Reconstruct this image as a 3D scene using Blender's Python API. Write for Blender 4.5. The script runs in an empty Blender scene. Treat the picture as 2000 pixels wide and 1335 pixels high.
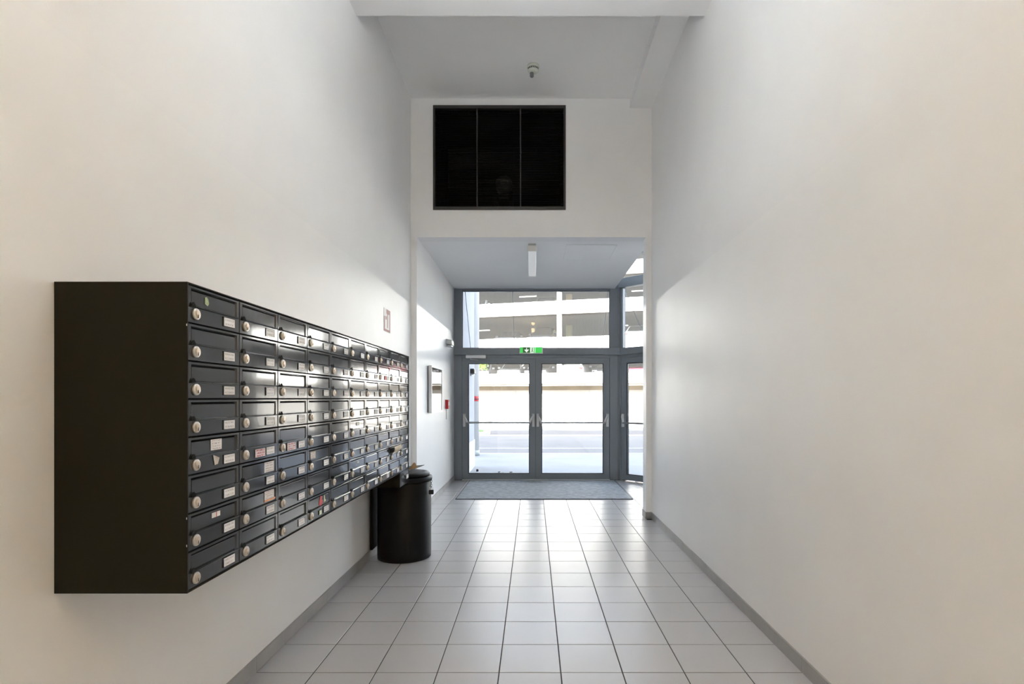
import bpy, bmesh, math, random
from mathutils import Vector, Matrix

random.seed(7)
S = bpy.context.scene
C = S.collection
PI = math.pi

# ------------------------------------------------------------------ camera
cam_d = bpy.data.cameras.new('camera')
cam = bpy.data.objects.new('camera', cam_d)
C.objects.link(cam)
cam.location = (0, 0, 1.345)
cam.rotation_euler = (PI / 2, 0, 0)
cam_d.sensor_width = 36
cam_d.lens = 36 * 1060 / 2000
cam_d.shift_x = -0.0205
cam_d.shift_y = 0.05475
cam_d.clip_start = 0.02
cam_d.clip_end = 500
S.camera = cam

# ------------------------------------------------------------------ world, sun, exposure
w = bpy.data.worlds.new('world')
S.world = w
w.use_nodes = True
nt = w.node_tree
sky = nt.nodes.new('ShaderNodeTexSky')
sky.sky_type = 'NISHITA'
sky.sun_disc = False
sky.sun_elevation = math.radians(52)
sky.sun_rotation = math.radians(200)
sky.dust_density = 2.5
sky.air_density = 1.0
hs = nt.nodes.new('ShaderNodeHueSaturation')      # hazy, whitish sky
hs.inputs['Saturation'].default_value = 0.62
nt.links.new(sky.outputs[0], hs.inputs['Color'])
nt.links.new(hs.outputs[0], nt.nodes['Background'].inputs[0])
nt.nodes['Background'].inputs[1].default_value = 0.54

sun_d = bpy.data.lights.new('sun', 'SUN')
sun_d.energy = 24.0
sun_d.angle = math.radians(3)
sun_d.color = (1.0, 0.98, 0.95)
sun = bpy.data.objects.new('sun', sun_d)
C.objects.link(sun)
sun.location = (-10, -30, 50)
sun.rotation_euler = Vector((0.30, 0.80, -1.05)).to_track_quat('-Z', 'Y').to_euler()

S.view_settings.view_transform = 'Standard'
S.view_settings.look = 'None'
S.view_settings.gamma = 1
S.view_settings.use_curve_mapping = False
S.view_settings.exposure = 1.74
S.cycles.use_denoising = True
S.cycles.max_bounces = 14
S.cycles.diffuse_bounces = 8
S.cycles.glossy_bounces = 6
S.cycles.transparent_max_bounces = 24
S.cycles.sample_clamp_indirect = 12
S.cycles.caustics_reflective = False
S.cycles.caustics_refractive = False

LAMP_WATT = 7.3          # strength of the hall's ceiling lamps
LAMP_COLOR = (1.0, 0.71, 0.37)
FILL_WATT = 32.0          # neutral fill light added over the mailboxes, out of view
FILL_COLOR = (0.88, 0.95, 1.0)


# ------------------------------------------------------------------ materials
def new_mat(name):
    m = bpy.data.materials.new(name)
    m.use_nodes = True
    return m, m.node_tree, m.node_tree.nodes['Principled BSDF']


def mat(name, col, rough=0.5, metal=0.0, spec=0.5, var=0.0, vscale=6.0, bump=0.0, bscale=60.0, emit=None, coat=0.0, rvar=0.0):
    m, t, p = new_mat(name)
    p.inputs['Base Color'].default_value = (*col, 1)
    p.inputs['Roughness'].default_value = rough
    p.inputs['Metallic'].default_value = metal
    p.inputs['Specular IOR Level'].default_value = spec
    p.inputs['Coat Weight'].default_value = coat
    tc = t.nodes.new('ShaderNodeTexCoord')
    if var:
        n = t.nodes.new('ShaderNodeTexNoise')
        n.inputs['Scale'].default_value = vscale
        n.inputs['Detail'].default_value = 5
        r = t.nodes.new('ShaderNodeMapRange')
        r.inputs[1].default_value = 0.3
        r.inputs[2].default_value = 0.7
        r.inputs[3].default_value = 1 - var
        r.inputs[4].default_value = 1 + var
        mx = t.nodes.new('ShaderNodeVectorMath')
        mx.operation = 'SCALE'
        mx.inputs[0].default_value = col
        t.links.new(tc.outputs['Object'], n.inputs['Vector'])
        t.links.new(n.outputs[0], r.inputs[0])
        t.links.new(r.outputs[0], mx.inputs['Scale'])
        t.links.new(mx.outputs[0], p.inputs['Base Color'])
        if rvar:
            r2 = t.nodes.new('ShaderNodeMapRange')
            r2.inputs[1].default_value = 0.3
            r2.inputs[2].default_value = 0.7
            r2.inputs[3].default_value = rough - rvar
            r2.inputs[4].default_value = rough + rvar
            t.links.new(n.outputs[0], r2.inputs[0])
            t.links.new(r2.outputs[0], p.inputs['Roughness'])
    if bump:
        n2 = t.nodes.new('ShaderNodeTexNoise')
        n2.inputs['Scale'].default_value = bscale
        n2.inputs['Detail'].default_value = 3
        b = t.nodes.new('ShaderNodeBump')
        b.inputs['Strength'].default_value = 1.0
        b.inputs['Distance'].default_value = bump
        t.links.new(tc.outputs['Object'], n2.inputs['Vector'])
        t.links.new(n2.outputs[0], b.inputs['Height'])
        t.links.new(b.outputs[0], p.inputs['Normal'])
    if emit:
        p.inputs['Emission Color'].default_value = (*emit[0], 1)
        p.inputs['Emission Strength'].default_value = emit[1]
    return m


def glass_mat(name, tint=(0.97, 0.985, 0.98)):
    m = bpy.data.materials.new(name)
    m.use_nodes = True
    t = m.node_tree
    t.nodes.remove(t.nodes['Principled BSDF'])
    tr = t.nodes.new('ShaderNodeBsdfTransparent')
    tr.inputs[0].default_value = (*tint, 1)
    gl = t.nodes.new('ShaderNodeBsdfGlossy')
    gl.inputs['Roughness'].default_value = 0.02
    fr = t.nodes.new('ShaderNodeFresnel')
    fr.inputs[0].default_value = 1.4
    mx = t.nodes.new('ShaderNodeMixShader')
    t.links.new(fr.outputs[0], mx.inputs[0])
    t.links.new(tr.outputs[0], mx.inputs[1])
    t.links.new(gl.outputs[0], mx.inputs[2])
    t.links.new(mx.outputs[0], t.nodes['Material Output'].inputs[0])
    return m


def text_mat(name, paper, ink, ax, rows, yscale, zscale, lo=0.5, rough=0.6):
    """paper with rows of illegible print; ax = index of the reading axis"""
    m, t, p = new_mat(name)
    p.inputs['Roughness'].default_value = rough
    tc = t.nodes.new('ShaderNodeTexCoord')
    oi = t.nodes.new('ShaderNodeObjectInfo')
    sep = t.nodes.new('ShaderNodeSeparateXYZ')
    t.links.new(tc.outputs['Generated'], sep.inputs[0])
    comb = t.nodes.new('ShaderNodeCombineXYZ')
    rn = t.nodes.new('ShaderNodeMath'); rn.operation = 'MULTIPLY_ADD'
    rn.inputs[1].default_value = yscale
    off = t.nodes.new('ShaderNodeMath'); off.operation = 'MULTIPLY'
    off.inputs[1].default_value = 91.0
    t.links.new(oi.outputs['Random'], off.inputs[0])
    t.links.new(sep.outputs[ax], rn.inputs[0])
    t.links.new(off.outputs[0], rn.inputs[2])
    zz = t.nodes.new('ShaderNodeMath'); zz.operation = 'MULTIPLY'
    zz.inputs[1].default_value = zscale
    t.links.new(sep.outputs[2], zz.inputs[0])
    t.links.new(rn.outputs[0], comb.inputs[0])
    t.links.new(zz.outputs[0], comb.inputs[1])
    n = t.nodes.new('ShaderNodeTexNoise')
    n.inputs['Scale'].default_value = 1.0
    n.inputs['Detail'].default_value = 1
    t.links.new(comb.outputs[0], n.inputs['Vector'])
    gt = t.nodes.new('ShaderNodeMath'); gt.operation = 'GREATER_THAN'
    gt.inputs[1].default_value = lo
    t.links.new(n.outputs[0], gt.inputs[0])
    # row mask
    rm = t.nodes.new('ShaderNodeMath'); rm.operation = 'MULTIPLY'
    rm.inputs[1].default_value = rows
    t.links.new(sep.outputs[2], rm.inputs[0])
    fr = t.nodes.new('ShaderNodeMath'); fr.operation = 'FRACT'
    t.links.new(rm.outputs[0], fr.inputs[0])
    c1 = t.nodes.new('ShaderNodeMath'); c1.operation = 'COMPARE'
    c1.inputs[1].default_value = 0.5
    c1.inputs[2].default_value = 0.24
    t.links.new(fr.outputs[0], c1.inputs[0])
    c2 = t.nodes.new('ShaderNodeMath'); c2.operation = 'COMPARE'
    c2.inputs[1].default_value = 0.5
    c2.inputs[2].default_value = 0.40
    t.links.new(sep.outputs[ax], c2.inputs[0])
    m1 = t.nodes.new('ShaderNodeMath'); m1.operation = 'MULTIPLY'
    m2 = t.nodes.new('ShaderNodeMath'); m2.operation = 'MULTIPLY'
    t.links.new(gt.outputs[0], m1.inputs[0]); t.links.new(c1.outputs[0], m1.inputs[1])
    t.links.new(m1.outputs[0], m2.inputs[0]); t.links.new(c2.outputs[0], m2.inputs[1])
    mix = t.nodes.new('ShaderNodeMix'); mix.data_type = 'RGBA'
    mix.inputs[6].default_value = (*paper, 1)
    mix.inputs[7].default_value = (*ink, 1)
    t.links.new(m2.outputs[0], mix.inputs[0])
    t.links.new(mix.outputs[2], p.inputs['Base Color'])
    return m


M = {}
M['wall_up'] = mat('matt white wall paint', (0.862, 0.864, 0.868), 0.9, spec=0.25, var=0.012, vscale=2.5, bump=0.0004, bscale=160)
M['wall_low'] = mat('satin washable wall paint', (0.868, 0.867, 0.863), 0.41, spec=0.5, var=0.015, vscale=2.5, bump=0.00025, bscale=160)
M['ceil'] = mat('white ceiling paint', (0.90, 0.902, 0.905), 0.8, var=0.01, vscale=2)
M['tile'] = mat('grey porcelain floor tile', (0.48, 0.48, 0.495), 0.31, spec=0.75)
M['grout'] = mat('dark grout', (0.055, 0.055, 0.055), 0.9)
M['skirt'] = mat('grey porcelain skirting', (0.36, 0.355, 0.35), 0.4, var=0.06, vscale=8)
M['case'] = mat('black brown powder coat', (0.013, 0.012, 0.008), 0.6, spec=0.15)
M['box'] = mat('anthracite gloss lacquer', (0.030, 0.033, 0.038), 0.10, spec=0.55, bump=0.00025, bscale=9, coat=0.25)
M['black'] = mat('black', (0.004, 0.004, 0.004), 0.7, spec=0.2)
M['nickel'] = mat('nickel lock metal', (0.62, 0.59, 0.55), 0.32, metal=0.85)
M['brass'] = mat('worn brass lock core', (0.62, 0.52, 0.42), 0.35, metal=0.8)
M['card'] = text_mat('printed name card', (0.88, 0.88, 0.90), (0.50, 0.51, 0.54), 1, 2, 26, 6, 0.50)
M['frame'] = mat('grey powder coated aluminium', (0.22, 0.25, 0.28), 0.38, spec=0.5)
M['gasket'] = mat('black rubber gasket', (0.012, 0.012, 0.014), 0.6)
M['glass'] = glass_mat('clear glazing')
M['steel'] = mat('satin steel', (0.62, 0.63, 0.64), 0.36, metal=0.5)
M['alu'] = mat('anodised aluminium', (0.72, 0.73, 0.74), 0.4, metal=0.15)
M['mat'] = mat('ribbed entrance carpet', (0.36, 0.39, 0.42), 0.8, var=0.25, vscale=14, bump=0.002, bscale=180)
M['bin'] = mat('black bin enamel', (0.003, 0.003, 0.004), 0.42, spec=0.25)
M['grille'] = mat('black grille paint', (0.010, 0.010, 0.009), 0.6, spec=0.2)
M['gframe'] = mat('charcoal grille frame', (0.035, 0.034, 0.032), 0.5)
M['motor'] = mat('dull grey motor casting', (0.035, 0.035, 0.035), 0.6)
M['white'] = mat('white plastic', (0.80, 0.80, 0.79), 0.4)
M['cream'] = mat('cream plastic', (0.66, 0.67, 0.60), 0.45)
M['greyp'] = mat('grey plastic', (0.22, 0.22, 0.23), 0.5)
M['ltgrey'] = mat('pale grey metal', (0.5, 0.53, 0.52), 0.4)
M['diffuser'] = mat('opal lamp diffuser', (0.86, 0.87, 0.89), 0.35)
M['lit'] = mat('lit opal diffuser', (0.8, 0.8, 0.8), 0.4, emit=(LAMP_COLOR, LAMP_WATT))
M['lit_fill'] = mat('added neutral fill diffuser', (0.8, 0.8, 0.8), 0.4, emit=(FILL_COLOR, FILL_WATT))
M['red'] = mat('red plastic', (0.62, 0.03, 0.04), 0.4)
M['fadered'] = mat('faded red print', (0.52, 0.30, 0.28), 0.6)
M['signwhite'] = mat('sign white', (0.80, 0.77, 0.75), 0.5)
M['green'] = mat('backlit sign green', (0.02, 0.40, 0.05), 0.4, emit=((0.04, 0.45, 0.07), 0.35))
M['dkgreen'] = mat('sign dark green', (0.05, 0.20, 0.05), 0.4)
M['signlit'] = mat('backlit sign white', (0.8, 0.88, 0.8), 0.4, emit=((0.75, 0.9, 0.75), 0.25))
M['paper'] = text_mat('printed notice paper', (0.82, 0.82, 0.80), (0.55, 0.55, 0.55), 1, 22, 40, 6, 0.5)
M['header'] = text_mat('notice case header print', (0.80, 0.80, 0.80), (0.30, 0.31, 0.33), 1, 2, 16, 8, 0.46)
M['plain'] = mat('plain white paper', (0.80, 0.80, 0.79), 0.6)
M['printed'] = text_mat('white printed sticker', (0.76, 0.74, 0.73), (0.40, 0.37, 0.38), 1, 4, 14, 9, 0.5)
M['pinkprint'] = text_mat('pink and white sticker', (0.78, 0.66, 0.68), (0.50, 0.10, 0.18), 1, 3, 9, 5, 0.47)
M['tape'] = mat('torn cream tape', (0.62, 0.57, 0.52), 0.7, var=0.1, vscale=60)
M['leafst'] = mat('pale green leaf sticker', (0.33, 0.40, 0.22), 0.6, var=0.4, vscale=90)
M['redst'] = mat('red sticker', (0.62, 0.06, 0.07), 0.5, var=0.25, vscale=80)
M['yelst'] = mat('pale yellow sticker', (0.60, 0.62, 0.45), 0.5)
M['orange'] = mat('orange sticker strip', (0.75, 0.36, 0.20), 0.5)
M['envelope'] = mat('cream envelope paper', (0.66, 0.56, 0.42), 0.7, var=0.12, vscale=25)
M['brown'] = mat('brown card', (0.36, 0.22, 0.09), 0.7, var=0.15, vscale=30)
M['flyer'] = mat('dark printed flyer', (0.10, 0.11, 0.10), 0.5, var=0.6, vscale=25)
# outdoors
M['plaster'] = mat('outer render', (0.42, 0.43, 0.46), 0.85, var=0.03, vscale=1.2)
M['concrete'] = mat('white concrete parapet', (0.66, 0.645, 0.62), 0.85, var=0.06, vscale=0.6)
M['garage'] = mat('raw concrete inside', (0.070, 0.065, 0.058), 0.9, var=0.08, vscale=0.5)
M['ledgeshade'] = mat('painted brown ledge shade', (0.12, 0.10, 0.075), 0.9, var=0.25, vscale=0.7)  # brown tone that paints the overhang's shadow on the wall
M['cwall'] = mat('cast concrete wall', (0.23, 0.222, 0.21), 0.9, var=0.08, vscale=0.4)
M['slab'] = mat('pavement slabs', (0.32, 0.32, 0.32), 0.9, var=0.08, vscale=1.0)
M['asph'] = mat('pale asphalt', (0.16, 0.154, 0.15), 0.9, var=0.10, vscale=1.0)
M['asph2'] = mat('darker asphalt', (0.105, 0.10, 0.10), 0.9, var=0.10, vscale=1.0)
M['kerb'] = mat('kerb stone', (0.55, 0.54, 0.52), 0.85, var=0.06, vscale=3)
M['fpave'] = mat('far pavement', (0.30, 0.275, 0.245), 0.9, var=0.08, vscale=1)
M['grass'] = mat('lawn grass', (0.10, 0.22, 0.04), 0.9, var=0.4, vscale=12)
M['leaf'] = mat('stand-in shrub leaves', (0.16, 0.26, 0.05), 0.6, var=0.4, vscale=3)
M['wire'] = mat('galvanised wire mesh', (0.05, 0.048, 0.046), 0.6)
M['yellowp'] = mat('yellow painted column', (0.62, 0.46, 0.16), 0.6)
M['limep'] = mat('lime painted column', (0.44, 0.50, 0.24), 0.6)
M['tube'] = mat('lit tube lamp', (0.9, 0.9, 0.9), 0.4, emit=((1, 0.96, 0.9), 1.2))
M['carw'] = mat('white car paint', (0.75, 0.75, 0.75), 0.2, coat=0.5)
M['card_'] = mat('dark car paint', (0.05, 0.055, 0.065), 0.2, coat=0.5)
M['carg'] = mat('silver grey car paint', (0.36, 0.37, 0.38), 0.25, metal=0.4, coat=0.5)
M['carr'] = mat('dark red car paint', (0.32, 0.03, 0.05), 0.2, coat=0.5)
M['cwin'] = mat('tinted car glass', (0.03, 0.035, 0.035), 0.06, spec=0.6)
M['tyre'] = mat('tyre rubber', (0.02, 0.02, 0.02), 0.8)
M['rim'] = mat('wheel rim', (0.5, 0.5, 0.5), 0.3, metal=0.8)
M['head'] = mat('car lamp glass', (0.75, 0.76, 0.78), 0.1)
M['tail'] = mat('car tail lamp', (0.55, 0.03, 0.03), 0.15)
M['cable'] = mat('steel tie rod', (0.22, 0.22, 0.23), 0.4, metal=0.5)
M['dry'] = mat('dry leaves', (0.16, 0.13, 0.10), 0.8)


# ------------------------------------------------------------------ mesh helpers
def bx(bm, x0, x1, y0, y1, z0, z1, mi=0):
    v = [bm.verts.new(p) for p in ((x0, y0, z0), (x1, y0, z0), (x1, y1, z0), (x0, y1, z0),
                                   (x0, y0, z1), (x1, y0, z1), (x1, y1, z1), (x0, y1, z1))]
    fs = []
    for q in ((3, 2, 1, 0), (4, 5, 6, 7), (0, 1, 5, 4), (1, 2, 6, 5), (2, 3, 7, 6), (3, 0, 4, 7)):
        f = bm.faces.new([v[i] for i in q])
        f.material_index = mi
        fs.append(f)
    return fs


def hexa(bm, pts, mi=0):
    v = [bm.verts.new(p) for p in pts]
    for q in ((3, 2, 1, 0), (4, 5, 6, 7), (0, 1, 5, 4), (1, 2, 6, 5), (2, 3, 7, 6), (3, 0, 4, 7)):
        f = bm.faces.new([v[i] for i in q])
        f.material_index = mi


def rings(bm, loops, caps=True, mi=0, smooth=False):
    """skin consecutive vertex loops of equal length"""
    L = [[bm.verts.new(p) for p in lp] for lp in loops]
    n = len(L[0])
    for a, b in zip(L[:-1], L[1:]):
        for i in range(n):
            f = bm.faces.new((a[i], a[(i + 1) % n], b[(i + 1) % n], b[i]))
            f.material_index = mi
            f.smooth = smooth
    if caps:
        f = bm.faces.new(list(reversed(L[0]))); f.material_index = mi
        f = bm.faces.new(L[-1]); f.material_index = mi


def lathe(bm, prof, c=(0, 0, 0), axis='Z', seg=32, mi=0, smooth=True):
    loops = []
    for r, h in prof:
        lp = []
        for i in range(seg):
            a = 2 * PI * i / seg
            p = {'Z': (r * math.cos(a), r * math.sin(a), h),
                 'X': (h, r * math.cos(a), r * math.sin(a)),
                 'Y': (r * math.sin(a), h, r * math.cos(a))}[axis]
            lp.append((p[0] + c[0], p[1] + c[1], p[2] + c[2]))
        loops.append(lp)
    rings(bm, loops, True, mi, smooth)


def tube(bm, pts, r, seg=8, mi=0):
    pts = [Vector(p) for p in pts]
    loops = []
    for i, p in enumerate(pts):
        d = (pts[min(i + 1, len(pts) - 1)] - pts[max(i - 1, 0)]).normalized()
        up = Vector((0, 0, 1)) if abs(d.z) < 0.9 else Vector((1, 0, 0))
        a = d.cross(up).normalized()
        b = d.cross(a).normalized()
        loops.append([p + a * r * math.cos(2 * PI * k / seg) + b * r * math.sin(2 * PI * k / seg) for k in range(seg)])
    rings(bm, loops, True, mi, True)


def prism(bm, poly, lo, hi, axis='X', mi=0):
    """extrude a 2D polygon (a,b) along axis: X->(y,z) Y->(x,z) Z->(x,y)"""
    def P(a, b, h):
        return {'X': (h, a, b), 'Y': (a, h, b), 'Z': (a, b, h)}[axis]
    rings(bm, [[P(a, b, lo) for a, b in poly], [P(a, b, hi) for a, b in poly]], True, mi)


def wloc(o):
    v = Vector((0, 0, 0))
    while o:
        v += o.location
        o = o.parent
    return v


def obj(name, bm, m, parent=None, local=False, bevel=0.0):
    if bevel:
        bmesh.ops.bevel(bm, geom=list(bm.edges), offset=bevel, segments=1, affect='EDGES')
    bmesh.ops.recalc_face_normals(bm, faces=bm.faces)
    me = bpy.data.meshes.new(name)
    if parent is not None and not local:
        bmesh.ops.translate(bm, verts=bm.verts, vec=-wloc(parent))
    bm.to_mesh(me)
    bm.free()
    for k in (m if isinstance(m, (list, tuple)) else [m]):
        me.materials.append(M[k])
    o = bpy.data.objects.new(name, me)
    C.objects.link(o)
    if parent is not None:
        o.parent = parent
    return o


def inst(name, me, parent=None, loc=(0, 0, 0)):
    o = bpy.data.objects.new(name, me)
    C.objects.link(o)
    o.parent = parent
    o.location = loc
    return o


def B():
    return bmesh.new()


def box_obj(name, m, parent, *d, bevel=0.0, local=False):
    bm = B()
    bx(bm, *d)
    return obj(name, bm, m, parent, local, bevel)


def tag(o, label, cat, group=None):
    o['label'] = label
    o['category'] = cat
    if group:
        o['group'] = group
    return o


def thing(name, label, cat, loc, group=None, rz=0):
    o = bpy.data.objects.new(name, None)
    o.empty_display_size = 0.1
    C.objects.link(o)
    o.location = loc
    o.rotation_euler = (0, 0, rz)
    return tag(o, label, cat, group)


def struct(name, bm, m, label=None):
    o = obj(name, bm, m)
    o['kind'] = 'structure'
    if label:
        o['label'] = label
    return o


def struct_empty(name, loc, label=None, rz=0):
    o = bpy.data.objects.new(name, None)
    C.objects.link(o)
    o.location = loc
    o.rotation_euler = (0, 0, rz)
    o['kind'] = 'structure'
    if label:
        o['label'] = label
    return o


# ------------------------------------------------------------------ key dimensions (metres)
XL, XR = -1.366, 1.328         # hall side walls
YB = -4.2                      # end of the hall behind the camera
YF, YF2 = 6.067, 6.237         # front wall of the hall with the opening
XVL, XO = -1.299, 1.265        # vestibule left wall, right edge of the opening
ZO = 3.142                     # opening / vestibule ceiling
ZC, ZC2, YS = 4.69, 4.30, 4.20  # hall ceiling, lower ceiling, where it steps
ZP = 2.40                      # height of the satin paint
YD = 8.92                      # door plane
XSL = 1.345                    # right edge of vestibule ceiling
P = 0.303                      # tile pitch
TX0, TY0 = 0.1364, 2.663       # tile grid origin


# ------------------------------------------------------------------ hall shell
def painted_wall(name, x0, x1, y0, y1, ztop, label):
    bm = B()
    bx(bm, x0, x1, y0, y1, -0.1, ZP, 0)
    bx(bm, x0, x1, y0, y1, ZP, ztop, 1)
    return struct(name, bm, ['wall_low', 'wall_up'], label)


painted_wall('wall_left', XL - 0.25, XL, YB, YF, 4.95, 'tall white left wall of the hall behind the mailboxes')
painted_wall('wall_right', XR, XR + 0.25, YB, YF, 4.95, 'tall bare white right wall of the hall')
painted_wall('wall_back', XL, XR, YB - 0.25, YB, 4.95, 'white end wall of the hall behind the viewer')
painted_wall('wall_entry_left', XVL - 0.25, XVL, YF2, YD + 0.10, 3.5, 'white left wall of the entrance porch')

GX0, GX1, GZ0, GZ1 = -1.116, 0.366, 3.446, 4.612   # grille hole
bm = B()
bx(bm, XL, XVL, YF, YF2, -0.1, ZP, 0)
bx(bm, XL, XVL, YF, YF2, ZP, ZO, 1)
bx(bm, XO, 3.2, YF, YF2, -0.1, ZP, 0)
bx(bm, XO, 3.2, YF, YF2, ZP, ZO, 1)
bx(bm, XL, 3.2, YF, YF2, ZO, GZ0, 1)
bx(bm, XL, GX0, YF, YF2, GZ0, GZ1, 1)
bx(bm, GX1, 3.2, YF, YF2, GZ0, GZ1, 1)
bx(bm, XL, 3.2, YF, YF2, GZ1, 4.95, 1)
struct('wall_front', bm, ['wall_low', 'wall_up'], 'white wall with the tall doorway opening and the black grille')

bm = B()
bx(bm, XL, XR, YS, YF, ZC, 4.95)
bx(bm, XL, XR, YB, YS, ZC2, 4.95)
struct('ceiling', bm, 'ceil', 'white hall ceiling with a step down towards the viewer')
bm = B()
bx(bm, 1.082, XR, YS, YF, 4.585, ZC)
struct('trim_1', bm, 'ceil', 'white boxed duct along the right ceiling corner')
bm = B()
bx(bm, XVL, XSL, YF2, YD + 0.10, ZO + 0.001, 3.42)
struct('ceiling_entry', bm, 'ceil', 'white porch ceiling')
bm = B()
bx(bm, XSL - 0.06, XSL, YF2, YD - 0.05, 3.42, 4.75)
bx(bm, XSL, 3.2, YF2, YD + 0.6, 4.75, 4.95)
struct('ceiling_entry_upper', bm, 'ceil', 'upper porch ceiling over the angled glass')
bm = B()
bx(bm, 2.95, 3.2, YF2, 7.45, -0.1, 4.75)
struct('wall_entry_right', bm, 'wall_up', 'white right wall of the entrance porch')

# access hatch in the porch ceiling
t = struct_empty('trim_2', (0.69, 6.70, ZO), 'flush access hatch outline in the porch ceiling')
box_obj('hatch_panel', 'ceil', t, 0.40, 0.98, 6.375, 7.02, ZO - 0.003, ZO + 0.0005)
bm = B()
bx(bm, 0.39, 0.395, 6.363, 7.03, ZO - 0.004, ZO + 0.0005); bx(bm, 0.985, 0.99, 6.363, 7.03, ZO - 0.004, ZO + 0.0005)
bx(bm, 0.395, 0.985, 6.363, 6.368, ZO - 0.004, ZO + 0.0005); bx(bm, 0.395, 0.985, 7.025, 7.03, ZO - 0.004, ZO + 0.0005)
obj('hatch_frame', bm, 'white', t)

# ------------------------------------------------------------------ floor of tiles
bm = B()
bx(bm, XL - 0.2, XR + 0.2, YB, YF, -0.12, -0.0025)
bx(bm, XVL - 0.2, 3.2, YF, YD + 0.05, -0.12, -0.0025)
floor = struct('floor', bm, 'grout', 'grey square porcelain tiles with dark joints')


def tile_mesh(w_, d_):
    bm = B()
    g = 0.0027
    bx(bm, g, w_ - g, g, d_ - g, -0.010, 0.0)
    top = [e for e in bm.edges if all(v.co.z > -0.001 for v in e.verts)]
    bmesh.ops.bevel(bm, geom=top, offset=0.0012, segments=1, affect='EDGES')
    bmesh.ops.recalc_face_normals(bm, faces=bm.faces)
    me = bpy.data.meshes.new('floor_tile')
    bm.to_mesh(me); bm.free()
    me.materials.append(M['tile'])
    return me


tmesh = {}


def add_tile(x0, x1, y0, y1):
    k = (round(x1 - x0, 3), round(y1 - y0, 3))
    if k[0] < 0.012 or k[1] < 0.012:
        return
    if k not in tmesh:
        tmesh[k] = tile_mesh(*k)
    o = inst('floor_tile', tmesh[k], floor, (x0, y0, random.uniform(-0.0004, 0.0)))


MX0, MX1, MY0, MY1 = -1.03, 1.33, 7.20, 8.84      # door mat
rest = B()
j = -23
while TY0 + j * P < YD:
    y0 = TY0 + j * P
    i = -7
    while TX0 + i * P < 3.2:
        x0 = TX0 + i * P
        xa, xb = (XL, XR) if y0 + P / 2 < YF + 0.1 else (XVL, 2.95)
        if y0 + P > YF and y0 < YF:
            xa, xb = (XVL, XO)
        a, b = max(x0, xa), min(x0 + P, xb)
        c, d = y0, min(y0 + P, YD - 0.03)
        if b - a > 0.012 and d - c > 0.012:
            hidden = a >= MX0 and b <= MX1 and c >= MY0 and d <= MY1 + 0.08
            outside = (a + c) > (1.43 + 8.92)       # beyond the angled glass
            far_right = a > 1.95
            if y0 < 1.45 or far_right or outside:
                if not outside:
                    bx(rest, a + 0.0022, b - 0.0022, c + 0.0022, d - 0.0022, -0.01, 0)
            elif not hidden:
                add_tile(a, b, c, d)
        i += 1
    j += 1
o = obj('floor_tiles_behind', rest, 'tile', floor)
o['kind'] = 'stuff'


# ------------------------------------------------------------------ skirting tiles
def skirting(name, label, segs):
    root = struct_empty(name, (0, 0, 0), label)
    cache = {}
    for (x0, x1, y0, y1) in segs:
        k = (round(x1 - x0, 3), round(y1 - y0, 3))
        if k not in cache:
            bm = B()
            g = 0.001
            gx, gy = (0, g) if k[1] > k[0] else (g, 0)
            bx(bm, gx, k[0] - gx, gy, k[1] - gy, 0.001, 0.074)
            bmesh.ops.recalc_face_normals(bm, faces=bm.faces)
            me = bpy.data.meshes.new('skirting_tile')
            bm.to_mesh(me); bm.free()
            me.materials.append(M['skirt'])
            cache[k] = me
        inst('skirting_tile', cache[k], root, (x0, y0, 0))
    return root


def run_y(x0, x1, ya, yb):
    segs = []
    y = TY0 - 10 * P
    while y < yb:
        a, b = max(y, ya), min(y + P, yb)
        if b - a > 0.02:
            segs.append((x0, x1, a, b))
        y += P
    return segs


skirting('baseboard_left', 'grey tile skirting along the left wall', run_y(XL, XL + 0.010, -0.2, YF))
skirting('baseboard_right', 'grey tile skirting along the right wall', run_y(XR - 0.010, XR, -0.2, YF))
skirting('baseboard_front', 'short grey skirting pieces on the doorway piers',
         [(XL + 0.011, XVL, YF - 0.010, YF), (XO, XR - 0.011, YF - 0.010, YF), (XO - 0.010, XO, YF - 0.010, YF2)])
skirting('baseboard_entry', 'grey tile skirting in the porch', run_y(XVL, XVL + 0.010, YF, YD - 0.02))

# ------------------------------------------------------------------ outer building (keeps sun and sky out of the hall)
bm = B()
HB = 24.0                                                       # height of the block of flats
bx(bm, -28, XSL + 0.05, YD + 0.12, YD + 0.32, 3.15, HB)         # facade above the doors
bx(bm, -28, -1.18, YD + 0.32, 10.9, -0.1, HB)                   # wing wall left of the doors
bx(bm, -28, -1.18, YD + 0.12, YD + 0.32, -0.1, 3.15)
bx(bm, XSL + 0.05, 30, 7.2, 7.45, 4.95, HB)
bx(bm, 3.2, 30, 7.2, 7.45, -0.1, 4.95)
bx(bm, -28, 30, -5, 9.04, HB - 0.2, HB)                         # roof
bx(bm, -28, -27.8, -5, 9.04, -0.1, HB - 0.2)
struct('wall_facade', bm, 'plaster', 'pale rendered outside wall left of the doors')
bm = B()
bx(bm, -1.18, -1.165, YD + 0.13, 10.9, -0.05, 0.52)
struct('trim_3', bm, 'concrete', 'pale plinth at the foot of the outside wing wall')


# ------------------------------------------------------------------ glazed front: frames, panes, doors
def bar(bm, x0, x1, z0, z1, y0=YD, y1=YD + 0.09):
    bx(bm, x0, x1, y0, y1, z0, z1)


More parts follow.
